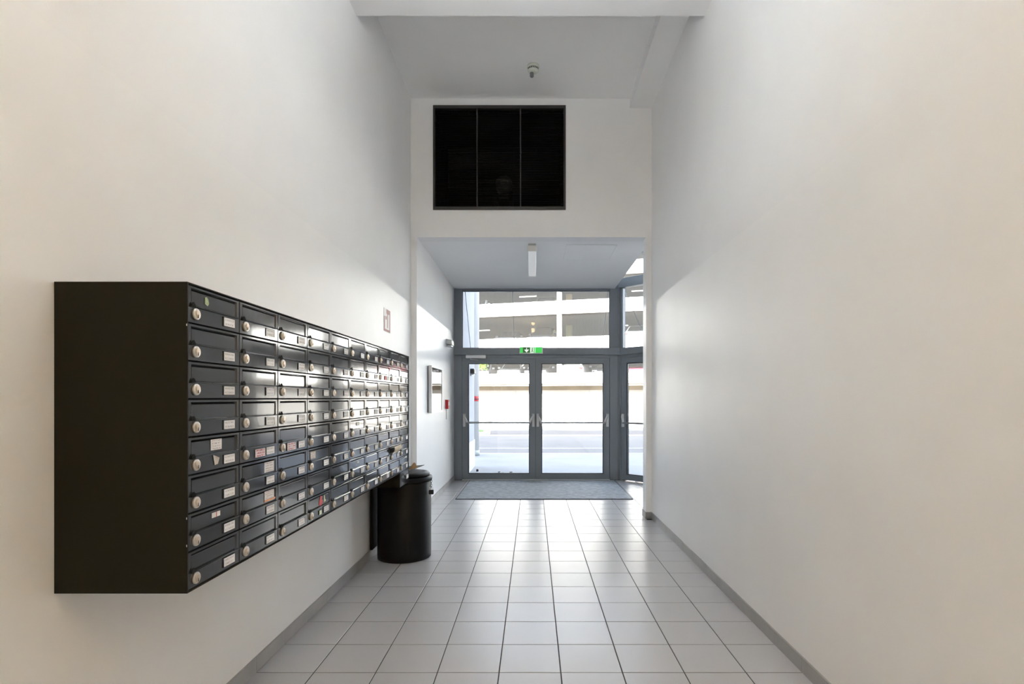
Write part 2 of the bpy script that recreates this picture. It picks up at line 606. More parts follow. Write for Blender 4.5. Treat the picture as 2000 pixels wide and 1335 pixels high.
X0F, X1F = -1.298, 1.425
fr = struct_empty('trim_4', (0, YD, 0), 'dark grey aluminium posts and transom of the glazed front')
bm = B(); bar(bm, X0F, -1.165, 0.0, ZO); obj('left_post', bm, 'frame', fr, bevel=0.004)
bm = B(); bar(bm, 1.262, 1.395, 0.0, ZO + 0.01); obj('corner_post', bm, 'frame', fr, bevel=0.004)
box_obj('corner_cover', 'frame', fr, 1.395, 1.446, YD + 0.022, YD + 0.12, 0.0, 4.75, bevel=0.003)
bm = B(); bar(bm, -1.297, 1.43, 2.055, 2.168, YD - 0.035, YD + 0.09); obj('transom', bm, 'frame', fr, bevel=0.005)
bm = B(); bar(bm, -1.165, 1.262, 3.112, ZO); obj('head_rail', bm, 'frame', fr, bevel=0.003)
bm = B(); bar(bm, -1.165, 1.262, 2.005, 2.055, YD + 0.0, YD + 0.08); obj('door_head', bm, 'frame', fr, bevel=0.003)
bm = B(); bar(bm, -1.165, 1.262, -0.01, 0.008, YD - 0.01, YD + 0.09); obj('threshold', bm, 'alu', fr)

bm = B()
for a, b in ((-1.19, -1.135), (1.232, 1.285)):
    bar(bm, a, b, 0.0, 2.005, YD + 0.0735, YD + 0.095)
obj('rebate_strip', bm, 'gasket', fr)
win = struct_empty('window_1', (0.05, YD, 2.168), 'wide clear pane above the double doors')
box_obj('pane', 'glass', win, -1.165, 1.262, YD + 0.045, YD + 0.053, 2.168, 3.112)
bm = B()
for a in ((-1.165, -1.157, 2.168, 3.112), (1.254, 1.262, 2.168, 3.112), (-1.157, 1.254, 2.168, 2.176), (-1.157, 1.254, 3.104, 3.112)):
    bx(bm, a[0], a[1], YD + 0.030, YD + 0.045, a[2], a[3])
obj('gasket', bm, 'gasket', win)


def leaf_parts(root, x0, x1, ya, st=0.098, rail=0.088, top=2.003, bar_full=True, zb=0.012):
    """one glazed leaf in root-local coordinates: x along the leaf, y=0 the inner face, ya its thickness"""
    bm = B()
    bx(bm, x0, x0 + st, 0, ya, zb, top)
    bx(bm, x1 - st, x1, 0, ya, zb, top)
    bx(bm, x0 + st, x1 - st, 0, ya, zb, zb + rail)
    bx(bm, x0 + st, x1 - st, 0, ya, top - rail, top)
    obj('leaf_frame', bm, 'frame', root, True)
    bm = B()
    g = 0.010
    a0, a1, b0, b1 = x0 + st, x1 - st, zb + rail, top - rail
    bx(bm, a0, a0 + g, 0.012, ya - 0.012, b0, b1); bx(bm, a1 - g, a1, 0.012, ya - 0.012, b0, b1)
    bx(bm, a0 + g, a1 - g, 0.012, ya - 0.012, b0, b0 + g); bx(bm, a0 + g, a1 - g, 0.012, ya - 0.012, b1 - g, b1)
    obj('glazing_bead', bm, 'gasket', root, True)
    box_obj('pane', 'glass', root, a0 + g, a1 - g, ya / 2 - 0.004, ya / 2 + 0.004, b0 + g, b1 - g, local=True)
    bm = B()
    zb_ = 0.945
    tube(bm, [(x0 + 0.075, -0.085, zb_), (x1 - 0.075, -0.085, zb_)], 0.015, 12)
    pb = obj('push_bar', bm, 'steel', root, True)
    for s, xc in ((1, x0 + 0.035), (-1, x1 - 0.035)):
        bm = B()
        bx(bm, xc - 0.020, xc + 0.020, -0.022, 0.0, 0.875, 1.09)
        # curved lever from the plate down to the bar
        pts = [(xc, -0.025, 1.075), (xc + s * 0.008, -0.045, 1.045), (xc + s * 0.032, -0.07, 1.00), (xc + s * 0.055, -0.085, 0.945)]
        tube(bm, pts, 0.017, 8)
        obj('push_bar_bracket', bm, 'alu', pb, True)
    # hinges on the outer stile
    return root


d1 = struct_empty('door_1', (0, YD + 0.008, 0), 'left leaf of the glazed double door with a silver push bar')
leaf_parts(d1, -1.163, 0.040, 0.065)
cl = B()
bx(cl, -1.10, -0.77, -0.058, 0.0, 1.995, 2.052)
box_obj('meeting_stile_seal', 'gasket', d1, 0.020, 0.064, 0.0655, 0.078, 0.012, 2.003, local=True)
clo = obj('door_closer', cl, 'alu', d1, True, bevel=0.006)
clo.location.z = 0.0
bm = B()
tube(bm, [(-1.02, -0.03, 1.995), (-1.02, -0.03, 1.98)], 0.012, 10)
hexa(bm, [(-1.03, -0.045, 1.975), (-0.90, -0.055, 1.962), (-0.90, -0.035, 1.962), (-1.03, -0.02, 1.975),
          (-1.03, -0.045, 1.985), (-0.90, -0.055, 1.972), (-0.90, -0.035, 1.972), (-1.03, -0.02, 1.985)])
obj('closer_arm', bm, 'steel', clo, True)
d2 = struct_empty('door_2', (0, YD + 0.008, 0), 'right leaf of the glazed double door with a silver push bar')
leaf_parts(d2, 0.044, 1.258, 0.065)

# angled glass front on the right (45 degrees)
A45 = -PI / 4
O45 = (1.428, YD + 0.005, 0)
ang = struct_empty('trim_5', O45, 'dark grey frames of the angled glass front at the right', A45)
L45 = 2.14
for nm, d in (('transom', (0.0, L45, -0.03, 0.09, 2.055, 2.168)), ('upper_transom', (0.0, L45, -0.03, 0.09, 3.15, 3.30)),
              ('top_rail', (0.0, L45, 0.0, 0.09, 4.65, 4.74)), ('door_head', (0.0, L45, 0.0, 0.08, 2.005, 2.055)),
              ('side_post', (0.0, 0.030, 0.0, 0.09, 0.0, 2.005)), ('side_post', (1.13, 1.23, 0.0, 0.09, 0.0, 2.005)),
              ('side_post', (1.15, 1.21, 0.0, 0.09, 2.168, 3.15)), ('side_post', (0.0, 0.05, 0.0, 0.09, 2.168, 3.15)),
              ('side_post', (2.06, L45, 0.0, 0.09, 0.0, 4.65)), ('bottom_rail', (1.23, 2.06, 0.0, 0.09, 0.0, 0.10)),
              ('side_post', (1.15, 1.21, 0.0, 0.09, 3.30, 4.65)), ('rebate_strip', (-0.02, 0.06, 0.0655, 0.085, 0.0, 2.005)), ('rebate_strip', (1.10, 1.15, 0.0655, 0.085, 0.0, 2.005))):
    box_obj(nm, 'frame', ang, *d, local=True, bevel=0.003)
d3 = struct_empty('door_3', O45, 'single glazed leaf in the angled front at the right', A45)
leaf_parts(d3, 0.034, 1.126, 0.065)
w2 = struct_empty('window_2', O45, 'clear panes of the angled glass front', A45)
for d in ((0.05, 1.15, 0.04, 0.048, 2.168, 3.15), (1.21, 2.06, 0.04, 0.048, 2.168, 3.15), (1.23, 2.06, 0.04, 0.048, 0.10, 2.005),
          (0.0, 1.15, 0.04, 0.048, 3.30, 4.65), (1.21, 2.06, 0.04, 0.048, 3.30, 4.65)):
    box_obj('pane', 'glass', w2, *d, local=True)
bm = B()
bx(bm, 0.0, 2.3, 0.0, 0.25, 4.74, 24)
o = obj('wall_facade_angled', bm, 'plaster', None)
o.location = O45; o.rotation_euler = (0, 0, A45); o['kind'] = 'structure'

# ------------------------------------------------------------------ entrance mat
t = thing('entrance_mat', 'large dark grey entrance mat in front of the glass doors', 'mat', (0.15, 8.0, 0))
box_obj('mat_pile', 'mat', t, MX0 + 0.012, MX1 - 0.012, MY0 + 0.012, MY1, 0.0008, 0.010)
bm = B()
bx(bm, MX0, MX1, MY0, MY0 + 0.012, 0.0008, 0.008); bx(bm, MX0, MX0 + 0.012, MY0 + 0.012, MY1, 0.0008, 0.008)
bx(bm, MX1 - 0.012, MX1, MY0 + 0.012, MY1, 0.0008, 0.008)
obj('mat_edging', bm, 'gasket', t)

# ------------------------------------------------------------------ black ventilation grille
g = thing('ventilation_grille', 'large black louvre grille high above the doorway', 'grille', (-0.375, YF, GZ0))
bm = B()
for d in ((GX0, GX1, GZ0, GZ0 + 0.035), (GX0, GX1, GZ1 - 0.035, GZ1), (GX0, GX0 + 0.022, GZ0 + 0.035, GZ1 - 0.035), (GX1 - 0.022, GX1, GZ0 + 0.035, GZ1 - 0.035)):
    bx(bm, d[0], d[1], YF - 0.012, YF + 0.05, d[2], d[3])
obj('frame', bm, 'gframe', g)
muls = (-0.626, -0.140)
for xm in muls:
    box_obj('mullion', 'gframe', g, xm - 0.006, xm + 0.006, YF - 0.004, YF + 0.045, GZ0 + 0.035, GZ1 - 0.035)
xs = [GX0 + 0.022, muls[0] - 0.006, muls[0] + 0.006, muls[1] - 0.006, muls[1] + 0.006, GX1 - 0.022]
NS = 56
zr = (GZ1 - GZ0 - 0.07) / NS
for k in range(3):
    xa, xb = xs[2 * k], xs[2 * k + 1]
    bm = B()
    hexa(bm, [(0, 0.002, 0.0), (xb - xa, 0.002, 0.0), (xb - xa, 0.034, 0.010), (0, 0.034, 0.010),
              (0, 0.002, 0.0025), (xb - xa, 0.002, 0.0025), (xb - xa, 0.034, 0.0125), (0, 0.034, 0.0125)])
    bmesh.ops.recalc_face_normals(bm, faces=bm.faces)
    me = bpy.data.meshes.new('slat'); bm.to_mesh(me); bm.free()
    me.materials.append(M['grille'])
    for i in range(NS):
        inst('slat', me, g, (xa + 0.375, 0, 0.035 + i * zr + 0.002))
bm = B()
q = 0.02
bx(bm, GX0 - q, GX1 + q, YF2 + 0.9, YF2 + 0.92, GZ0 - q, GZ1 + q)
bx(bm, GX0 - q, GX0, YF + 0.05, YF2 + 0.9, GZ0, GZ1); bx(bm, GX1, GX1 + q, YF + 0.05, YF2 + 0.9, GZ0, GZ1)
bx(bm, GX0, GX1, YF + 0.05, YF2 + 0.9, GZ0 - 0.004, GZ0); bx(bm, GX0, GX1, YF + 0.05, YF2 + 0.9, GZ1, GZ1 + 0.004)
obj('plenum', bm, 'black', g)
t = thing('fan_motor', 'round grey fan motor behind the black grille', 'motor', (-0.34, 6.34, 3.55))
bm = B(); lathe(bm, [(0.05, 6.20), (0.085, 6.205), (0.095, 6.23), (0.095, 6.42), (0.06, 6.43)], (-0.335, 0, 3.805), 'Y', 24); obj('motor_body', bm, 'motor', t)
bm = B(); lathe(bm, [(0.03, 6.185), (0.035, 6.19), (0.035, 6.21)], (-0.335, 0, 3.805), 'Y', 16); obj('motor_cap', bm, 'gframe', t)
bm = B(); bx(bm, -0.45, -0.40, 6.26, 6.38, GZ0 + 0.001, 3.70); bx(bm, -0.28, -0.23, 6.26, 6.38, GZ0 + 0.001, 3.70); bx(bm, -0.45, -0.23, 6.26, 6.38, 3.66, 3.69)
obj('motor_foot', bm, 'grille', t)

# ------------------------------------------------------------------ letterbox bank
XM = -0.9886                   # face of the doors
YM0, WP, ZM0, HP = 1.552, 0.2755, 0.792, 0.1101
NCOL, NROW = 10, 8
YM1 = YM0 + NCOL * WP
ZM1 = ZM0 + NROW * HP
c = thing('mailbox_casing', 'dark wall-hung casing that surrounds the whole bank of mailboxes', 'casing', (XL, (YM0 + YM1) / 2, ZM0))
xf = XM + 0.003
box_obj('side_panel', 'case', c, XL + 0.001, xf, YM0 - 0.005, YM0 - 0.0005, ZM0 - 0.004, ZM1 + 0.004)
box_obj('side_panel', 'case', c, XL + 0.001, xf, YM1 + 0.0005, YM1 + 0.005, ZM0 - HP - 0.004, ZM1 + 0.004)
box_obj('top_panel', 'case', c, XL + 0.001, xf, YM0 - 0.0005, YM1 + 0.0005, ZM1 + 0.0005, ZM1 + 0.004)
box_obj('bottom_panel', 'case', c, XL + 0.001, xf, YM0 - 0.0005, YM1 - WP - 0.001, ZM0 - 0.004, ZM0 - 0.0005)
box_obj('back_panel', 'case', c, XL + 0.001, XL + 0.006, YM0, YM1, ZM0, ZM1)
bm = B()
for y, z in ((1.5465, 1.003), (1.5465, 0.925), (1.5465, 1.555)):
    bx(bm, xf - 0.0022, xf - 0.0005, y - 0.0002, y + 0.0004, z - 0.004, z + 0.002)
obj('paint_chip', bm, 'alu', c)

wd, hd = WP - 0.004, HP - 0.0045      # door size
ya_, za_ = 0.002, 0.002


def mk(name, bm, m):
    bmesh.ops.recalc_face_normals(bm, faces=bm.faces)
    me = bpy.data.meshes.new(name)
    bm.to_mesh(me); bm.free()
    me.materials.append(M[m])
    return me


# body
bm = B(); bx(bm, XL + 0.008 - XM, -0.013, 0.001, WP - 0.001, 0.001, HP - 0.001); me_body = mk('box_body', bm, 'black')


def rect(x, y0, y1, z0, z1):
    return [(x, y0, z0), (x, y1, z0), (x, y1, z1), (x, y0, z1)]


FY0, FY1, FZ0, FZ1 = 0.021, WP - 0.019, 0.050, 0.097
bm = B()
rings(bm, [rect(-0.0115, ya_, ya_ + wd, za_, za_ + hd), rect(-0.001, ya_, ya_ + wd, za_, za_ + hd), rect(0.0, ya_ + 0.001, ya_ + wd - 0.001, za_ + 0.001, za_ + hd - 0.001),
           rect(0.0, FY0 - 0.004, FY1 + 0.004, FZ0 - 0.003, FZ1 + 0.004), rect(-0.006, FY0, FY1, FZ0, FZ1), rect(-0.0115, FY0, FY1, FZ0, FZ1)], caps=False)
me_door = mk('door', bm, 'box')
bm = B()
rings(bm, [rect(-0.011, FY0 + 0.0018, FY1 - 0.0018, FZ0 + 0.001, FZ1 - 0.0022), rect(-0.0045, FY0 + 0.0018, FY1 - 0.0018, FZ0 + 0.001, FZ1 - 0.0022),
           rect(-0.003, FY0 + 0.0035, FY1 - 0.0035, FZ0 + 0.0026, FZ1 - 0.004)])
me_flap = mk('letter_flap', bm, 'box')
bm = B()
prism(bm, [(0.0005, 0.0465), (0.0055, 0.0478), (0.0062, 0.0495), (0.0048, 0.0508), (0.0005, 0.0520)], 0.030, WP - 0.012, 'Y')
bmesh.ops.rotate(bm, verts=bm.verts, cent=(0, 0, 0), matrix=Matrix.Identity(3))
me_lip = mk('flap_lip', bm, 'box')
bm = B()
prism(bm, [(0.013, 0.046), (0.032, 0.0465), (0.033, 0.0505), (0.026, 0.060), (0.021, 0.060), (0.015, 0.053)], 0.0003, 0.004, 'X')
me_notch = mk('finger_notch', bm, 'black')
LY, LZ = 0.037, 0.0275
bm = B(); lathe(bm, [(0.0170, 0.0002), (0.0170, 0.004), (0.0155, 0.0058), (0.0105, 0.0062)], (0, LY, LZ), 'X', 24, smooth=False); me_lock = mk('lock', bm, 'nickel')
bm = B(); lathe(bm, [(0.0085, 0.0062), (0.0085, 0.0085), (0.0075, 0.009)], (0, LY, LZ + 0.002), 'X', 16, smooth=False); bx(bm, 0.0062, 0.0085, LY - 0.0045, LY + 0.0045, LZ - 0.012, LZ - 0.0025); me_core = mk('lock_core', bm, 'brass')
bm = B(); bx(bm, 0.0086, 0.0093, LY - 0.0012, LY + 0.0012, LZ - 0.011, LZ - 0.001); me_key = mk('keyhole', bm, 'black')
NY0, NY1, NZ0, NZ1 = WP * 0.655, WP * 0.885, 0.0135, 0.0405
bm = B(); bx(bm, 0.0003, 0.0012, NY0, NY1, NZ0, NZ1); me_card = mk('name_card', bm, 'card')
bm = B()
e = 0.0018
for d in ((NY0 - e, NY0, NZ0 - e, NZ1 + e), (NY1, NY1 + e, NZ0 - e, NZ1 + e), (NY0, NY1, NZ0 - e, NZ0), (NY0, NY1, NZ1, NZ1 + e)):
    bx(bm, 0.0003, 0.0020, *d)
me_cardfr = mk('card_frame', bm, 'box')

ORD = ['first', 'second', 'third', 'fourth', 'fifth', 'sixth', 'seventh', 'eighth', 'ninth', 'tenth']


def rowname(r):
    return 'top row' if r == 0 else ('bottom row' if r == NROW - 1 else ORD[r] + ' row from the top')


def colname(k):
    return 'nearest column' if k == 0 else ('farthest column' if k == NCOL - 1 else ORD[k] + ' column from the near end')


special = {(0, 0): 'green leaf sticker', (4, 0): 'paper note and torn tape', (6, 0): 'tiny red sticker', (4, 1): 'pink sticker below the flap',
           (5, 1): 'printed label on its flap', (6, 1): 'orange-edged sticker on its flap', (4, 2): 'pink sticker beside the name card',
           (5, 3): 'white sticker on its flap', (7, 3): 'red sticker on its flap', (4, 5): 'small white sticker on its flap',
           (7, 7): 'dark name card', (1, 7): 'reddish label'}
boxes = {}
rnd = random.Random(3)
for k in range(NCOL):
    for r in range(NROW):
        loc = (XM, YM0 + k * WP, ZM0 + (NROW - 1 - r) * HP)
        if (r, k) in special:
            lab = 'dark mailbox with %s, %s, %s' % (special[(r, k)], rowname(r).replace(' from the top', ''), colname(k).replace(' from the near end', ''))
        else:
            lab = 'dark grey mailbox, %s, %s' % (rowname(r), colname(k))
        b = thing('mailbox', lab, 'mailbox', loc, 'mailboxes of the wall-hung bank')
        boxes[(r, k)] = b
        inst('box_body', me_body, b)
        dr = inst('door', me_door, b)
        fl = inst('letter_flap', me_flap, b)
        for q_ in (dr, fl):
            q_.rotation_euler = (0, rnd.uniform(-0.004, 0.004), rnd.uniform(-0.0035, 0.0035))
        fl.rotation_euler[1] += rnd.uniform(-0.012, 0.012)
        inst('flap_lip', me_lip, b, (0.0008, 0, 0))
        inst('finger_notch', me_notch, b, (0.0008, 0, 0))
        lk = inst('lock', me_lock, b, (0.0006, 0, 0))
        inst('lock_core', me_core, lk)
        inst('keyhole', me_key, lk)
        inst('name_card', me_card, b, (0.0008, 0, 0))
        inst('card_frame', me_cardfr, b, (0.0008, 0, 0))


def sticker(r, k, poly, m, label, x=0.0024, name='sticker'):
    bm = B()
    prism(bm, [(u * WP, v * HP) for u, v in poly], x, x + 0.0008, 'X')
    o = obj(name, bm, m, boxes[(r, k)], True)
    o['label'] = label
    return o


def rp(u0, u1, v0, v1):
    return [(u0, v0), (u1, v0), (u1, v1), (u0, v1)]


FX = -0.0018   # on the flap
sticker(0, 0, [(0.31, 0.60), (0.36, 0.56), (0.385, 0.63), (0.375, 0.74), (0.345, 0.80), (0.315, 0.78)], 'leafst', 'pale green leaf sticker', FX)
sticker(4, 0, rp(0.42, 0.63, 0.56, 0.86), 'printed', 'white paper note', FX)
sticker(4, 0, [(0.44, 0.43), (0.56, 0.33), (0.53, 0.16), (0.47, 0.14)], 'tape', 'torn cream tape')
sticker(6, 0, rp(0.44, 0.52, 0.66, 0.80), 'signwhite', 'white half of small sticker', FX)
sticker(6, 0, rp(0.525, 0.535, 0.66, 0.80), 'redst', 'red stripe', FX)
sticker(6, 0, rp(0.54, 0.60, 0.66, 0.80), 'signwhite', 'white half of small sticker', FX)
sticker(4, 1, rp(0.36, 0.62, 0.10, 0.36), 'pinkprint', 'pink and white sticker')
sticker(5, 1, rp(0.63, 0.89, 0.52, 0.86), 'printed', 'white printed sticker', FX)
sticker(6, 1, rp(0.63, 0.89, 0.60, 0.88), 'printed', 'white printed sticker', FX)
sticker(6, 1, rp(0.63, 0.93, 0.53, 0.59), 'orange', 'orange strip', FX)
sticker(4, 2, rp(0.27, 0.55, 0.10, 0.38), 'pinkprint', 'pink and white sticker')
sticker(5, 3, rp(0.13, 0.33, 0.55, 0.84), 'printed', 'white printed sticker', FX)
sticker(7, 3, [(0.48, 0.52), (0.55, 0.48), (0.63, 0.52), (0.64, 0.66), (0.60, 0.72), (0.62, 0.84), (0.55, 0.88), (0.52, 0.78), (0.50, 0.70)], 'redst', 'red sticker', FX)
sticker(7, 3, [(0.68, 0.56), (0.78, 0.56), (0.78, 0.64), (0.74, 0.66), (0.73, 0.84), (0.70, 0.84), (0.70, 0.66)], 'yelst', 'pale yellow sticker', FX)
sticker(7, 3, rp(0.46, 0.55, 0.12, 0.30), 'yelst', 'small pale yellow sticker')
sticker(4, 5, rp(0.42, 0.60, 0.62, 0.78), 'plain', 'small white sticker', FX)
sticker(6, 5, rp(0.45, 0.58, 0.66, 0.78), 'ltgrey', 'small grey sticker', FX)
sticker(7, 7, rp(0.26, 0.64, 0.10, 0.42), 'gframe', 'dark label')
sticker(1, 7, rp(0.46, 0.62, 0.12, 0.38), 'redst', 'reddish label')

# the blank-fronted box under the far column
t = thing('collection_box', 'plain blank-fronted box hanging under the farthest mailbox column', 'box', (XM, YM1 - WP, ZM0 - HP))
box_obj('box_body', 'case', t, XL + 0.002, XM - 0.002, YM1 - WP, YM1, ZM0 - HP - 0.002, ZM0 - 0.001)
bm = B()
rings(bm, [rect(XM - 0.002, YM1 - WP + 0.001, YM1 - 0.001, ZM0 - HP, ZM0 - 0.004), rect(XM + 0.001, YM1 - WP + 0.002, YM1 - 0.002, ZM0 - HP + 0.001, ZM0 - 0.005)])
obj('front_panel', bm, 'box', t)
box_obj('name_card', 'card', t, XM + 0.0015, XM + 0.0025, YM1 - 0.075, YM1 - 0.012, ZM0 - 0.075, ZM0 - 0.045)

# letter stuck in a flap
bm = B()
y0, z0 = YM0 + 8 * WP, ZM0 + (NROW - 7) * HP
rings(bm, [[(XM + 0.0065, y0 + 0.035, z0 + 0.052), (XM + 0.0065, y0 + 0.225, z0 + 0.056), (XM + 0.0085, y0 + 0.225, z0 + 0.057), (XM + 0.0085, y0 + 0.035, z0 + 0.053)],
           [(XM + 0.022, y0 + 0.030, z0 + 0.075), (XM + 0.026, y0 + 0.235, z0 + 0.080), (XM + 0.028, y0 + 0.235, z0 + 0.0805), (XM + 0.024, y0 + 0.030, z0 + 0.0755)],
           [(XM + 0.020, y0 + 0.050, z0 + 0.100), (XM + 0.024, y0 + 0.215, z0 + 0.108), (XM + 0.026, y0 + 0.215, z0 + 0.108), (XM + 0.022, y0 + 0.050, z0 + 0.100)]])
tag(obj('letter', bm, 'envelope'), 'cream envelope sticking out of a mailbox in the ninth column', 'letter')

# ------------------------------------------------------------------ round black bin
BX, BY = -1.094, 4.62
t = thing('litter_bin', 'tall round black bin below the far end of the mailboxes', 'bin', (BX, BY, 0))
bm = B(); lathe(bm, [(0.205, 0.001), (0.222, 0.004), (0.224, 0.03), (0.224, 0.64), (0.221, 0.645)], (BX, BY, 0), 'Z', 56); obj('bin_body', bm, 'bin', t)
bm = B(); lathe(bm, [(0.223, 0.6452), (0.232, 0.650), (0.233, 0.678), (0.228, 0.684), (0.205, 0.686)], (BX, BY, 0), 'Z', 56); obj('rim', bm, 'bin', t)
bm = B(); lathe(bm, [(0.203, 0.6862), (0.210, 0.690), (0.212, 0.706), (0.205, 0.716), (0.15, 0.724), (0.06, 0.728)], (BX, BY, 0), 'Z', 56)
lid = obj('lid', bm, 'bin', t)
# wall rail that carries the bin
t2 = thing('bin_bracket', 'dark upright rail on the wall beside the black bin', 'bracket', (-1.335, 4.56, 0.085))
box_obj('upright', 'case', t2, -1.352, -1.330, 4.50, 4.64, 0.085, 0.74, bevel=0.002)
bm = B(); bx(bm, XL + 0.001, -1.352, 4.545, 4.575, 0.165, 0.19); bx(bm, XL + 0.001, -1.352, 4.545, 4.575, 0.60, 0.625); obj('wall_clamp', bm, 'case', t2)
# chain and padlock
t3 = thing('padlock', 'small dark padlock hanging on a chain from the bin rim', 'padlock', (-0.866, 4.56, 0.54))
px_, py_ = -0.852, 4.545
bm = B(); bx(bm, px_ - 0.020, px_ + 0.020, py_ - 0.010, py_ + 0.010, 0.540, 0.578); obj('lock_body', bm, 'gasket', t3, bevel=0.004)
bm = B(); tube(bm, [(px_ - 0.012, py_, 0.575), (px_ - 0.012, py_, 0.598), (px_ - 0.006, py_, 0.607), (px_ + 0.006, py_, 0.607), (px_ + 0.012, py_, 0.598), (px_ + 0.012, py_, 0.575)], 0.0032, 8); obj('shackle', bm, 'steel', t3)
for i in range(5):
    bm = B()
    z = 0.600 + i * 0.0165
    aa = 0.008
    pts = []
    for s in range(13):
        a_ = 2 * PI * s / 12
        off = 0.006 * math.cos(a_)
        pts.append((px_ + (off if i % 2 else 0), py_ + (0 if i % 2 else off), z + 0.011 * math.sin(a_)))
    tube(bm, pts, 0.002, 6)
    obj('chain_link', bm, 'gasket', t3)
# leaflets lying on the lid
bm = B()
rings(bm, [[(BX - 0.10, BY - 0.17, 0.735), (BX + 0.02, BY - 0.17, 0.737), (BX + 0.02, BY - 0.17, 0.740), (BX - 0.10, BY - 0.17, 0.738)],
           [(BX - 0.10, BY, 0.731), (BX + 0.06, BY, 0.7315), (BX + 0.06, BY, 0.7345), (BX - 0.10, BY, 0.734)],
           [(BX - 0.06, BY + 0.14, 0.742), (BX + 0.15, BY + 0.10, 0.762), (BX + 0.15, BY + 0.10, 0.765), (BX - 0.06, BY + 0.14, 0.745)]])
tag(obj('leaflet', bm, 'flyer'), 'dark printed leaflet lying curled on the bin lid', 'leaflet', 'papers on the bin lid')
bm = B()
rings(bm, [[(BX + 0.04, BY - 0.02, 0.737), (BX + 0.105, BY + 0.02, 0.750), (BX + 0.105, BY + 0.022, 0.752), (BX + 0.04, BY - 0.018, 0.739)],
           [(BX + 0.07, BY + 0.03, 0.79), (BX + 0.082, BY + 0.04, 0.79), (BX + 0.082, BY + 0.042, 0.791), (BX + 0.07, BY + 0.032, 0.791)]])
tag(obj('card_scrap', bm, 'brown'), 'brown folded card scrap standing up on the bin lid', 'card', 'papers on the bin lid')
bm = B()
rings(bm, [[(BX - 0.12, BY - 0.19, 0.7285), (BX - 0.02, BY - 0.20, 0.7285), (BX - 0.02, BY - 0.20, 0.7300), (BX - 0.12, BY - 0.19, 0.7300)],
           [(BX - 0.12, BY - 0.05, 0.7285), (BX + 0.03, BY - 0.07, 0.7285), (BX + 0.03, BY - 0.07, 0.7300), (BX - 0.12, BY - 0.05, 0.7300)]])
tag(obj('leaflet', bm, 'plain'), 'white leaflet under the dark one on the bin lid', 'leaflet', 'papers on the bin lid')

# ------------------------------------------------------------------ wall sign (fire fighting equipment)
t = thing('wall_sign', 'small faded red and white sign on the left wall above the mailboxes', 'sign', (XL, 5.07, 1.97))
SX = XL + 0.0005
box_obj('sign_plate', 'signwhite', t, SX, SX + 0.002, 4.965, 5.185, 1.962, 2.175)
bm = B()
x1 = SX + 0.0021; x2 = SX + 0.0028
bx(bm, x1, x2, 4.968, 5.182, 1.965, 1.985); bx(bm, x1, x2, 4.968, 4.995, 1.985, 2.10); bx(bm, x1, x2, 5.155, 5.182, 1.985, 2.172)
bx(bm, x1, x2, 5.05, 5.155, 2.13, 2.172); bx(bm, x1, x2, 5.075, 5.10, 2.00, 2.13); bx(bm, x1, x2, 5.02, 5.055, 2.075, 2.105)
obj('pictogram', bm, 'fadered', t)

# ------------------------------------------------------------------ porch left wall: notice case, call point, small lamp
t = thing('notice_case', 'white framed notice case on the porch left wall', 'notice board', (XVL, 7.07, 1.155))
n0, n1, z0, z1, xa, xb = 6.68, 7.47, 1.160, 1.750, XVL + 0.012, XVL + 0.052
box_obj('back_plate', 'gframe', t, XVL + 0.0005, xa, n0 + 0.01, n1 - 0.01, z0 + 0.01, z1 - 0.01)
bm = B()
for d in ((n0, n0 + 0.022, z0, z1), (n1 - 0.022, n1, z0, z1), (n0 + 0.022, n1 - 0.022, z0, z0 + 0.022), (n0 + 0.022, n1 - 0.022, z1 - 0.022, z1)):
    bx(bm, xa, xb, *d)
obj('case_frame', bm, 'alu', t)
box_obj('pin_board', 'white', t, xa, xa + 0.008, n0 + 0.022, n1 - 0.022, z0 + 0.022, z1 - 0.022)
box_obj('header_strip', 'header', t, xa + 0.0085, xa + 0.0100, n0 + 0.04, n1 - 0.04, z1 - 0.125, z1 - 0.035)
for i, (a, b, cc, d) in enumerate(((0.05, 0.26, 0.05, 0.34), (0.28, 0.49, 0.04, 0.34), (0.51, 0.73, 0.06, 0.33), (0.06, 0.40, 0.355, 0.45), (0.42, 0.73, 0.35, 0.45))):
    box_obj('notice', 'paper', t, xa + 0.0085, xa + 0.0095, n0 + a, n0 + b, z0 + cc, z0 + d)
box_obj('pane', 'glass', t, xb - 0.010, xb - 0.006, n0 + 0.022, n1 - 0.022, z0 + 0.022, z1 - 0.022)

t = thing('call_point', 'small red fire alarm call point on the porch left wall', 'alarm button', (XVL, 8.09, 1.18))
box_obj('housing', 'red', t, XVL + 0.0005, XVL + 0.045, 8.03, 8.15, 1.185, 1.320, bevel=0.006)
box_obj('glass_window', 'signwhite', t, XVL + 0.0452, XVL + 0.047, 8.055, 8.125, 1.235, 1.290)
bm = B(); tube(bm, [(XVL + 0.008, 8.09, 1.185), (XVL + 0.008, 8.09, 1.03)], 0.004, 8); obj('cable', bm, 'ltgrey', t)

t = thing('wall_lamp', 'small grey lamp box high on the porch wall near the door', 'lamp', (XVL, 8.2, 2.15))
bm = B()
hexa(bm, [(XVL + 0.0005, 8.10, 2.15), (XVL + 0.09, 8.11, 2.14), (XVL + 0.09, 8.31, 2.14), (XVL + 0.0005, 8.32, 2.15),
          (XVL + 0.0005, 8.10, 2.23), (XVL + 0.085, 8.11, 2.215), (XVL + 0.085, 8.31, 2.215), (XVL + 0.0005, 8.32, 2.23)])
obj('housing', bm, 'ltgrey', t, bevel=0.004)
box_obj('lens', 'diffuser', t, XVL + 0.01, XVL + 0.075, 8.13, 8.29, 2.118, 2.137)

